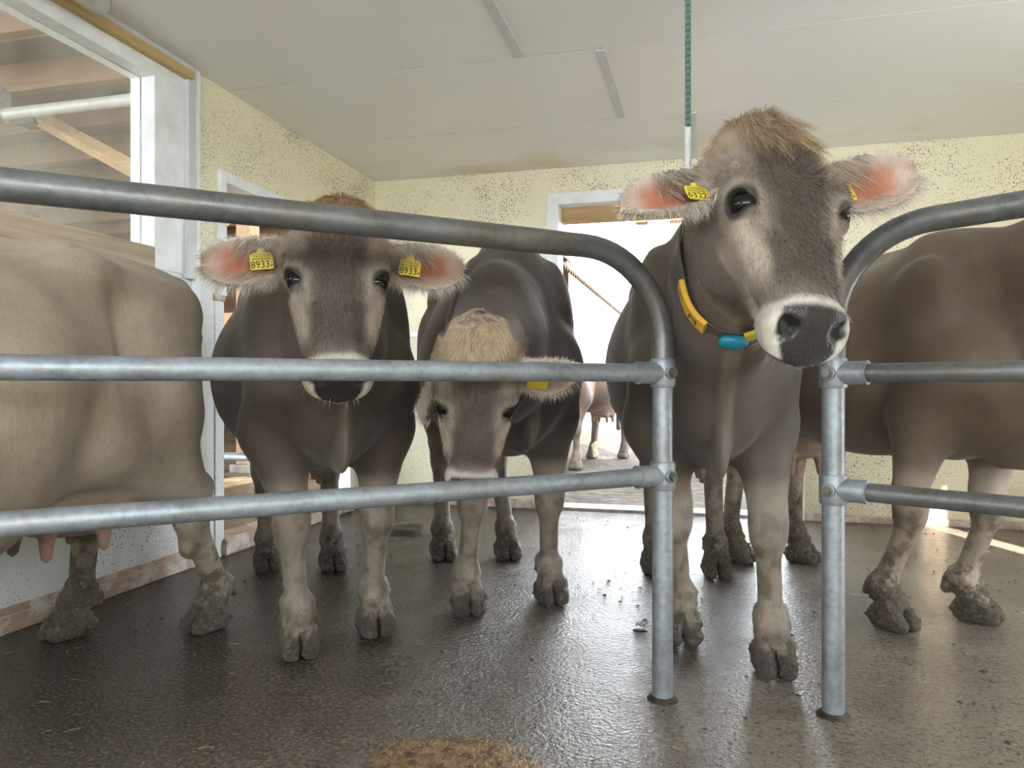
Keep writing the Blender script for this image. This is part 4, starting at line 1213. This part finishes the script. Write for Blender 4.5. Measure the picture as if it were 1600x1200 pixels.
if want('rear'):
    f1 = (-0.46, -0.89)
    ft = [np.array([-1.80, 1.32]), np.array([-2.04, 1.54]), gpx(312, 990)+np.array([0.0, 0.05]), gpx(78, 1004)+np.array([0.02, 0.06])]
    COWS['rear'] = make_cow('rear', (-1.60, 1.80), f1, ft, (-1.95, 0.66, 1.36), (-1.84, 0.36, 0.93), (0.30, -0.9, 0.35),
        (((0.06, 1.0, -0.05), (0.25, 0, 1.0)), ((0.06, -1.0, -0.05), (0.25, 0, 1.0))), T_BEIGE,
        'pale beige cow standing sideways along the paler wall with udder showing', 'cows in the waiting pen', height=0.92, length=0.97, girth=0.93, barrel=0.125, belly=0.17, dewlap=0.8, dirt=1.3, mud=(0.2, 0.2, 0.22, 0.34))
if want('side'):
    f5 = (0.25, -0.968)
    ft = feet_back([gpx(1540, 973), gpx(1408, 985), gpx(1262, 880), gpx(1160, 880)], f5, 0.03)
    COWS['side'] = make_cow('side', (1.585, 3.33), f5, ft, (2.02, 2.12, 1.44), (2.20, 1.82, 1.02), (0.55, -0.8, 0.35),
        (((0.06, 1.0, -0.05), (0.25, 0, 1.0)), ((0.20, -0.6, -0.75), (0.0, -1.0, 0.2))), T_BROWN,
        'brown cow behind the right pipe gate with its head out of the picture', 'cows in the waiting pen', height=1.03, length=0.97, girth=0.93, foot_yaw=(0.45, 0.1, 0.5, 0.5), dirt=1.3, mud=(0.16, 0.22, 0.34, 0.3), dewlap=1.6)
def std_feet(org, fwd, w=0.17, df=0.62, dh=-0.66, st=(0.05, -0.05, -0.08, 0.1)):
    f = unit(fwd); l = np.array([-f[1], f[0]]); o_ = np.array(org)
    return [o_+f*(df+st[0])+l*w, o_+f*(df+st[1])-l*w, o_+f*(dh+st[2])+l*w, o_+f*(dh+st[3])-l*w]
def far_cow(key, org, fwd, label, height=1.0, pitch=(0.15, -0.42)):
    f = unit(fwd); o_ = np.array(org)
    pl = np.array([*(o_+f*1.22), 1.44*height]); ns = np.array([*(o_+f*1.55), 1.02*height])
    COWS[key] = make_cow(key, org, f, std_feet(org, f), pl, ns, (f[0], f[1], 0.45),
        (((0.06, 1.0, -0.05), (0.25, 0, 1.0)), ((0.06, -1.0, -0.05), (0.25, 0, 1.0))), T_PALE, label, 'cows outside the pen', detail='far', height=height, dirt=0.8)
if want('far'):
    far_cow('yard', (0.86, 8.55), (-0.50, -0.87), 'pale cow standing in the sunlit yard behind the back doorway')
    far_cow('yard2', (1.95, 7.75), (0.35, 0.94), 'pale cow in the yard seen only as legs under the raised-head cow')
    ob = R(-4.25, 5.75); fu = R(-1, 0.12)
    far_cow('barn', (ob.x, ob.y), (fu.x, fu.y), 'pale cow in the barn beyond the side doorway', 0.97)
# ------------------------------------------------------------------ hair, tags, collars
def strands(name, roots, dirs, length, width, cols, parent, droop=0.0, bend=None, segs=3, mat='hair', kind='stuff'):
    n = len(roots)
    d = dirs/np.maximum(np.linalg.norm(dirs, axis=1), 1e-9)[:, None]
    side = np.cross(d, rng.normal(size=(n, 3))); side /= np.maximum(np.linalg.norm(side, axis=1), 1e-9)[:, None]
    V = []; C = []
    for k in range(segs+1):
        w = k/segs
        p = roots+d*(length*w)[:, None]
        p = p+np.array([0, 0, -1.0])*(droop*length*w*w)[:, None]
        if bend is not None: p = p+bend*(length*w*w)[:, None]
        wd = width*(1-0.85*w)
        V += [p-side*wd[:, None], p+side*wd[:, None]]
        C += [cols*(0.85+0.25*w)]*2
    V = np.stack(V, 1).reshape(-1, 3); C = np.stack(C, 1).reshape(-1, 3)
    m = 2*(segs+1)
    f = []
    b = np.arange(n)*m
    for k in range(segs):
        f.append(np.stack([b+2*k, b+2*k+1, b+2*k+3, b+2*k+2], 1))
    me = np_mesh(name, V, np.concatenate(f), np.concatenate([np.clip(C, 0.002, 0.95), np.zeros((len(C), 1))], 1))
    me.materials.append(MAT[mat])
    o = link(name, me, None, parent)
    o['kind'] = 'stuff'
    return o

def pick(mask, n):
    i = np.nonzero(mask)[0]
    return rng.choice(i, n, replace=True) if len(i) else i

def scatter(info, mask, n):
    """random points on the faces whose first corner is in mask"""
    Q = info['Q']; P = info['P']
    q = Q[mask[Q].all(1)]
    if len(q) == 0: return None
    ar = np.linalg.norm(np.cross(P[q[:, 2]]-P[q[:, 0]], P[q[:, 3]]-P[q[:, 1]]), axis=1)
    k = rng.choice(len(q), n, p=ar/ar.sum()); q = q[k]
    a, b = rng.random(n)[:, None], rng.random(n)[:, None]
    def ip(X): return (X[q[:, 0]]*(1-a)+X[q[:, 1]]*a)*(1-b)+(X[q[:, 3]]*(1-a)+X[q[:, 2]]*a)*b
    return ip(P), ip(info['N']), ip(info['K']), ip(info['h']), q[:, 0]

def dress_hair(info, tan, tuft=1500, face=26000, tuft_len=0.055):
    root = info['root']; M = info['M']; hs = info['hs']
    e1, e2, e3 = M
    h = info['h']; t, y, z = h[:, 0], h[:, 1], h[:, 2]; ay = np.abs(y)
    # poll tuft
    m = (t < 0.060) & (t > -0.12) & (ay < 0.080) & (z > -0.15) & (info['earm'] < 0.1)
    P, N, K, hh, _ = scatter(info, m, tuft)
    n = len(P); r = rng.normal(size=(n, 3))
    clump = np.stack([fbm(P, 45, 31+k, 1)-0.5 for k in range(3)], 1)
    d = N*0.75+e1*0.45+e2*(hh[:, 1:2]*1.5)+r*0.10+clump*1.5
    ln = tuft_len*hs*(0.55+0.6*rng.random(n))
    cc = np.array(tan)[None]*(0.75+0.60*rng.random((n, 1)))*(1+0.25*clump[:, :1])
    strands('poll_tuft', P-N*0.004, d, ln, np.full(n, 0.0011), cc, root, 0.35*np.ones(n), np.tile(e1*0.45+e3*0.1, (n, 1)), 4)
    # short coat on the face
    m = (info['inh'] > 0.5) & (info['earm'] < 0.1) & (t > 0.0) & (t < 0.485)
    P, N, K, hh, _ = scatter(info, m, face)
    n = len(P); r = rng.normal(size=(n, 3))
    eyem = np.sqrt(((hh[:, 0]-0.232)/0.045)**2+((np.abs(hh[:, 1])-0.125)/0.035)**2+((hh[:, 2]-0.004)/0.04)**2) > 1
    up = smooth(0.20, 0.10, hh[:, 0])[:, None]
    d = N*0.42+e1*(0.9-1.5*up)+e2*(hh[:, 1:2]*5*up)+r*0.12
    keep = eyem
    ln = (0.009+0.008*rng.random(n)+0.010*up[:, 0])*hs
    cc = K*(0.80+0.42*rng.random((n, 1)))
    strands('face_hair', (P-N*0.001)[keep], d[keep], ln[keep], np.full(keep.sum(), 0.00055), cc[keep], root, np.zeros(keep.sum()), None, 1)
    # ears
    roots = []; dirs = []; lens = []; cols = []; wid = []
    for ei in info['ears']:
        if ei is None: continue
        base, l, w, op, es = ei
        near_ = np.linalg.norm(info['P']-base, axis=1) < 0.34*es
        L_, W_ = info['earl'], info['earw']
        on = near_ & (info['earm'] > 0.4)
        # long pale hairs hanging over the opening from the upper edge
        i = pick(on & (info['earin'] > 0.5) & (W_ > 0.30) & (L_ > 0.03) & (L_ < 0.17), 420)
        if len(i):
            p = info['P'][i]; k = len(i); r = rng.normal(size=(k, 3))
            d = op*0.45-w*0.55+l*0.45+r*0.14
            roots.append(p); dirs.append(d); lens.append((0.028+0.032*rng.random(k))*es); cols.append(np.array([0.50, 0.44, 0.36])*(0.7+0.55*rng.random((k, 1)))); wid.append(np.full(k, 0.0010))
        # lower inside
        i = pick(on & (info['earin'] > 0.5) & (W_ < -0.25) & (L_ > 0.03) & (L_ < 0.22), 500)
        if len(i):
            p = info['P'][i]; k = len(i); r = rng.normal(size=(k, 3))
            d = op*0.4-w*0.35+l*0.7+r*0.15
            roots.append(p); dirs.append(d); lens.append((0.012+0.018*rng.random(k))*es); cols.append(np.array([0.56, 0.46, 0.38])*(0.7+0.5*rng.random((k, 1)))); wid.append(np.full(k, 0.0008))
        # rim fuzz
        i = pick(on & (np.abs(W_) > 0.80) | on & (L_ > 0.25), 1500)
        if len(i):
            p = info['P'][i]; k = len(i); r = rng.normal(size=(k, 3))
            sg = np.sign(W_[i])[:, None]
            d = w*sg*0.7+l*(0.35+0.8*smooth(0.2, 0.28, L_[i])[:, None])+info['N'][i]*0.4+r*0.2
            roots.append(p); dirs.append(d); lens.append((0.008+0.014*rng.random(k))*es*(1.0+0.6*(W_[i] < 0))); cols.append(np.array([0.62, 0.56, 0.49])*(0.75+0.5*rng.random((k, 1)))); wid.append(np.full(k, 0.0007))
        # back of the ear
        i = pick(on & (info['earin'] < 0.5), 900)
        if len(i):
            p = info['P'][i]; k = len(i); r = rng.normal(size=(k, 3))
            d = info['N'][i]*0.4+l*0.9+r*0.12
            roots.append(p); dirs.append(d); lens.append((0.010+0.010*rng.random(k))*es); cols.append(info['K'][i]*(0.75+0.5*rng.random((k, 1)))); wid.append(np.full(k, 0.0007))
    if roots:
        roots = np.concatenate(roots); strands('ear_hair', roots, np.concatenate(dirs), np.concatenate(lens), np.concatenate(wid), np.concatenate(cols), root, 0.25*np.ones(len(roots)), None, 3)
    # lashes
    R_, D_ = [], []
    for sg in (1, -1):
        c = info['hp'](0.2320, sg*0.1060, -0.0005)
        for k in range(34):
            a = rng.uniform(-1.1, 1.1)
            u = -e1*math.cos(a)*0.75+unit(e3*0.7+e2*sg*-0.2)*math.sin(a)*0.8+unit(e2*sg+e3*0.5)*0.55
            R_.append(c+unit(u)*0.031*hs); D_.append(unit(e2*sg*0.8+e3*0.45)+e1*0.15-e1*0.25*math.cos(a)+rng.normal(size=3)*0.06)
    strands('eyelashes', np.array(R_), np.array(D_), np.full(len(R_), 0.020*hs), np.full(len(R_), 0.0007), np.tile([[0.02, 0.014, 0.012]], (len(R_), 1)), root, 0.5*np.ones(len(R_)), None, 3)
    # whiskers round the chin
    i = pick((info['inh'] > 0.5) & (t > 0.44) & (z < -0.06) & (ay > 0.02), 110)
    if len(i):
        n = len(i)
        strands('chin_whiskers', info['P'][i], info['N'][i]+rng.normal(size=(n, 3))*0.2, (0.012+0.016*rng.random(n)), np.full(n, 0.0004), np.tile([[0.6, 0.57, 0.52]], (n, 1)), root, 0.3*np.ones(n), None, 2)

def text_mesh(s, size, extrude=0.0003):
    cu = bpy.data.curves.new('txt', 'FONT'); cu.body = s; cu.size = size; cu.extrude = extrude; cu.resolution_u = 3
    cu.align_x = 'CENTER'; cu.align_y = 'CENTER'; cu.offset = 0.0
    o = bpy.data.objects.new('txt', cu); col.objects.link(o)
    dg = bpy.context.evaluated_depsgraph_get(); dg.update()
    me = bpy.data.meshes.new_from_object(o.evaluated_get(dg))
    bpy.data.objects.remove(o); bpy.data.curves.remove(cu)
    me.materials.clear(); me.materials.append(MAT['ink'])
    return me

def frame_mat(o, x, y, z):
    m = Matrix.Identity(4)
    for i, a in enumerate((x, y, z)):
        for k in range(3): m[k][i] = a[k]
    for k in range(3): m[k][3] = o[k]
    return m

def ear_tag(info, side, number, L=0.105, W=-0.15, D=0.012, tilt=0.0, lean=0.0):
    ei = info['ears'][0 if side > 0 else 1]
    base, l, w, op, es = ei
    c = base+l*L*es+w*W*0.07*es+op*D*es
    x = l if np.cross(l, w)@op > 0 else -l
    y = w; ca, sa = math.cos(tilt), math.sin(tilt)
    x, y = x*ca+y*sa, y*ca-x*sa
    z = np.cross(x, y)
    z = unit(z+x*lean); x = unit(x-(x@z)*z); y = np.cross(z, x)
    g = 0.001
    m = MB(); hw, hh, th = 0.031, 0.024, 0.0012
    out = [(-hw+0.003, -hh), (hw-0.003, -hh), (hw, -hh+0.003), (hw, hh-0.006), (hw-0.006, hh), (0.012, hh), (0.007, hh+0.013), (-0.007, hh+0.013), (-0.012, hh), (-hw+0.006, hh), (-hw, hh-0.006), (-hw, -hh+0.003)]
    n = len(out)
    vsx = [(a, b, -th) for a, b in out]+[(a, b, th) for a, b in out]
    m.add(vsx, [tuple(range(n))[::-1], tuple(range(n, 2*n))]+[(i, (i+1) % n, n+(i+1) % n, n+i) for i in range(n)])
    o = m.build('ear_tag', MAT['yellow'], info['root'])
    o.matrix_local = frame_mat(c, x, y, z)
    if number is None:
        o['label'] = 'yellow ear tag behind the rail'; return
    o['label'] = 'yellow ear tag with the number '+number
    a = link('tag_number', text_mesh(number, 0.026), None, o); a.location = (-0.004, -0.0105, th+0.0002); a.scale = (1.0, 1.12, 1)
    a = link('tag_suffix', text_mesh('4', 0.013), None, o); a.location = (0.0255, -0.0145, th+0.0002)
    m = MB()
    for row, (yy, hh2) in enumerate(((0.0065, 0.0022), (0.0135, 0.0014), (0.0185, 0.0014))):
        xx = -0.024
        while xx < 0.023:
            wd = random.uniform(0.0008, 0.0024)
            m.box(xx, xx+wd, yy-hh2, yy+hh2, th, th+0.0003); xx += wd+random.uniform(0.0008, 0.0022)
    m.build('tag_print', MAT['ink'], o)
    MB().tube([(0, hh+0.007, -0.004), (0, hh+0.007, 0.003), (0, hh+0.007, 0.0045)], [0.0065, 0.0065, 0.004], 14).build('tag_stud', MAT['yellow'], o, True)

def neck_loop(info, top, bottom, n=56, off=0.006, lo=None, hi=None):
    """closed line round the neck in the plane through top and bottom (world points)"""
    a, b = info['loc'](top), info['loc'](bottom)
    lat = np.array([0, 1.0, 0]); up = unit(a-b); nn = np.cross(lat, up); lat = np.cross(up, nn)
    c = (a+b)/2
    P = info['P']; d = (P-c)@nn
    q = P[(np.abs(d) < 0.012) & (np.linalg.norm(P-c, axis=1) < 0.45) & (info['earm'] < 0.1)]
    X = (q-c)@lat; Y = (q-c)@up
    # widest reach per direction, then a convex, taut line
    pts = np.stack([X, Y], 1)
    idx = np.lexsort((pts[:, 1], pts[:, 0])); pts = pts[idx]
    def half(ps):
        h = []
        for p in ps:
            while len(h) > 1 and (h[-1][0]-h[-2][0])*(p[1]-h[-2][1])-(h[-1][1]-h[-2][1])*(p[0]-h[-2][0]) <= 0: h.pop()
            h.append(p)
        return h
    hull = half(pts)[:-1]+half(pts[::-1])[:-1]
    hull = np.array(hull+[hull[0]])
    seg = np.linalg.norm(np.diff(hull, axis=0), axis=1); s = np.concatenate([[0], np.cumsum(seg)])
    u = np.linspace(0, s[-1], n, endpoint=False)
    L = np.stack([np.interp(u, s, hull[:, 0]), np.interp(u, s, hull[:, 1])], 1)
    for _ in range(3): L = (np.roll(L, 1, 0)+L*2+np.roll(L, -1, 0))/4
    tg = np.roll(L, -1, 0)-np.roll(L, 1, 0); no = np.stack([tg[:, 1], -tg[:, 0]], 1); no /= np.linalg.norm(no, axis=1)[:, None]
    L = L+no*off
    W3 = c+L[:, :1]*lat+L[:, 1:]*up
    N3 = no[:, :1]*lat+no[:, 1:]*up
    return W3, N3, nn

def strap_mesh(W3, N3, nn, wd, th):
    n = len(W3); V = []; F = []
    for i in range(n):
        for sx, sn in ((-1, 0), (1, 0), (1, 1), (-1, 1)):
            V.append(W3[i]+nn*sx*wd/2+N3[i]*sn*th)
    for i in range(n):
        j = (i+1) % n
        for k in range(4):
            F.append((i*4+k, j*4+k, j*4+(k+1) % 4, i*4+(k+1) % 4))
    m = MB(); m.add(V, F); return m

def block_on(W3, N3, nn, i, wd, th, ln, lift=0.0):
    """a curved plate following the strap over ln samples"""
    n = len(W3); ids = [(i+k) % n for k in range(ln+1)]
    V = []; F = []
    for k in ids:
        for sx, sn in ((-1, 0), (1, 0), (1, 1), (-1, 1)):
            V.append(W3[k]+nn*sx*wd/2+N3[k]*(lift+sn*th))
    m_ = len(ids)
    for a in range(m_-1):
        for k in range(4):
            F.append((a*4+k, (a+1)*4+k, (a+1)*4+(k+1) % 4, a*4+(k+1) % 4))
    F += [(3, 2, 1, 0), tuple((m_-1)*4+k for k in range(4))]
    m = MB(); m.add(V, F); return m

TANS = {'main': (0.40, 0.30, 0.19), 'look': (0.36, 0.23, 0.13), 'low': (0.56, 0.45, 0.32), 'side': (0.4, 0.3, 0.2), 'rear': (0.4, 0.3, 0.2)}
for k_ in ('main', 'look', 'low'):
    if k_ in COWS: dress_hair(COWS[k_], TANS[k_], tuft=3600, tuft_len={'main': 0.060, 'look': 0.055, 'low': 0.046}[k_])
for k_ in ('side', 'rear'):
    if k_ in COWS: dress_hair(COWS[k_], TANS[k_], tuft=700, face=3000)
if 'look' in COWS:
    ear_tag(COWS['look'], 1, '8933', 0.105, -0.35, 0.012, -0.05); ear_tag(COWS['look'], -1, '8933', 0.105, -0.25, 0.012, 0.03)
if 'main' in COWS:
    ear_tag(COWS['main'], 1, '6322', 0.085, -0.45, 0.012, 0.10, -0.2); ear_tag(COWS['main'], -1, '6322', 0.100, -0.65, 0.016, -0.28, 0.0)
if 'low' in COWS:
    ear_tag(COWS['low'], 1, None, 0.12, -0.4, 0.012)
if 'main' in COWS:
    I = COWS['main']
    W3, N3, nn = neck_loop(I, (0.66, 2.17, 1.50), (0.62, 1.96, 1.03))
    cl = strap_mesh(W3, N3, nn, 0.035, 0.004).build('collar', MAT['strap'], I['root'], False)
    cl['label'] = 'collar strap with yellow number blocks and teal transponder'
    def nearest(p): return int(np.argmin(np.linalg.norm(W3-I['loc'](p), axis=1)))
    i0 = nearest(px(1158, 545, 1.93)); i1 = nearest(px(1116, 470, 1.98))
    step = 1 if ((i1-i0) % len(W3)) < len(W3)/2 else -1
    # transponder at the bottom, two number blocks climbing on the near side, one yellow block beyond
    c = W3[i0]+N3[i0]*0.018; tx = W3[(i0+1) % len(W3)]-W3[i0-1]; tx = unit(tx)
    tp = ball('transponder', (0, 0, 0), 1.0, MAT['teal'], cl, 24, 14, (0.040, 0.026, 0.019)); tp.matrix_local = frame_mat(c, tx, unit(np.cross(N3[i0], tx)), N3[i0])
    rg = MB(); rg.tube([(0.041*math.cos(a), 0.027*math.sin(a), -0.006) for a in np.linspace(0, 2*math.pi, 33)[:-1]], 0.004, 8, False, True)
    r_ = rg.build('transponder_rim', MAT['ink'], cl, True); r_.matrix_local = tp.matrix_local
    for q, (s0, ch) in enumerate(((3, '2'), (6, '1'))):
        st = i0+step*s0 if step > 0 else i0+step*(s0+3)
        block_on(W3, N3, nn, st % len(W3), 0.046, 0.014, 3, 0.004).build('number_block', MAT['yellow_strap'], cl, False)
        k = (st+1) % len(W3); k2 = (st+2) % len(W3)
        cc = (W3[k]+W3[k2])/2+(N3[k]+N3[k2])/2*0.0187
        zz = unit(N3[k]+N3[k2]); yy = unit(W3[k2]-W3[k]); yy = yy if yy[2] > 0 else -yy; yy = unit(yy-(yy@zz)*zz); xx = np.cross(yy, zz)
        tt = link('number_print', text_mesh(ch, 0.052), None, cl); tt.matrix_local = frame_mat(cc, xx, yy, zz)
    st = i0-step*3 if step > 0 else i0-step*1
    block_on(W3, N3, nn, st % len(W3), 0.040, 0.010, 2, 0.004).build('strap_end', MAT['yellow'], cl, False)
if 'low' in COWS:
    I = COWS['low']
    a = I['hp'](0.0, 0, -0.17); b = I['hp'](0.33, 0, -0.26)
    c_, s_ = math.cos(I['root'].rotation_euler.z), math.sin(I['root'].rotation_euler.z)
    tow = lambda p: (p[0]*c_-p[1]*s_+I['root'].location.x, p[0]*s_+p[1]*c_+I['root'].location.y, p[2])
    W3, N3, nn = neck_loop(I, tow(a), tow(b))
    tt_ = (W3-I['o'])@I['M'][0]/I['hs']; st = int(np.argmin(tt_))
    W3, N3, tt_ = np.roll(W3, -st, 0), np.roll(N3, -st, 0), np.roll(tt_, -st)
    kk = np.nonzero(tt_ > 0.13)[0]
    cl = block_on(W3, N3, nn, int(kk[0]), 0.026, 0.004, int(kk[-1]-kk[0])).build('collar', MAT['strap'], I['root'], False)
    cl['label'] = 'dark collar strap'

# ------------------------------------------------------------------ bits on the floor
# loose straw and crumbs: too many and too small to count
m = MB()
for i in range(300):
    u, v = random.uniform(UL+0.1, 2.2), random.uniform(0.9, 5.2)
    p = R(u, v, 0.003); a = random.uniform(0, math.pi); L = random.uniform(0.006, 0.022)
    w = random.uniform(0.0007, 0.0015); h = random.uniform(0.001, 0.003)
    dx, dy = math.cos(a)*L, math.sin(a)*L
    m.tube([(p.x-dx, p.y-dy, 0.002), (p.x, p.y, 0.002+h), (p.x+dx, p.y+dy, 0.002)], [w, w, w], 4)
o = m.build('straw_bits', MAT['straw']); tag(o, 'scattered bits of straw on the wet floor', 'straw', kind='stuff')
m = MB()
for i in range(520):
    u, v = random.uniform(UL+0.1, 2.3), random.uniform(0.9, 5.25)
    p = R(u, v, 0); r = random.uniform(0.003, 0.011)
    k = 6; ring = [(p.x+math.cos(j*6.283/k)*r*random.uniform(0.7, 1.3), p.y+math.sin(j*6.283/k)*r*random.uniform(0.7, 1.3), 0.0005) for j in range(k)]
    m.add(ring+[(p.x, p.y, r*random.uniform(0.4, 0.8))], [(j, (j+1) % k, k) for j in range(k)])
o = m.build('dirt_crumbs', MAT['dung'], None, True); tag(o, 'small dark crumbs of dirt on the floor', 'dirt', kind='stuff')

def cowpat(x, y, r, label, seed):
    g = 26; V = []; F = []
    for i in range(g+1):
        for k in range(g+1):
            a, b = (i/g*2-1)*r*1.3, (k/g*2-1)*r
            V.append((a, b, 0))
    V = np.array(V)
    d = np.sqrt((V[:, 0]/(r*1.25))**2+(V[:, 1]/r)**2)
    nz = fbm(V+seed, 14/r*0.12, seed, 4)
    V[:, 2] = np.maximum(0, (1-smooth(0.35, 1.0, d+0.7*(nz-0.5)))*min(0.045, r*0.28)*(0.3+1.4*nz))-0.002
    Q = np.array([(i*(g+1)+k, (i+1)*(g+1)+k, (i+1)*(g+1)+k+1, i*(g+1)+k+1) for i in range(g) for k in range(g)])
    me = np_mesh('manure_pile', V, Q); o = link('manure_pile', me, MAT['dung'])
    o.location = (x, y, 0); tag(o, label, 'manure')
    m = MB()
    for j in range(30):
        a, rr = random.uniform(0, 6.28), random.uniform(0, r*0.9)
        q = (math.cos(a)*rr*1.2, math.sin(a)*rr, 0.012+random.uniform(0, 0.02)); b = random.uniform(0, 6.28); L = random.uniform(0.01, 0.03)
        m.tube([q, (q[0]+math.cos(b)*L, q[1]+math.sin(b)*L, q[2]+random.uniform(-0.01, 0.01))], 0.001, 4)
    m.build('straw_pieces', MAT['straw'], o)['kind'] = 'stuff'
p = gpx(640, 832); cowpat(p[0], p[1], 0.16, 'dark manure pile on the floor between the two middle cows', 3)
p = gpx(1000, 985); cowpat(p[0], p[1], 0.030, 'small manure clump beside the left gate post', 5)
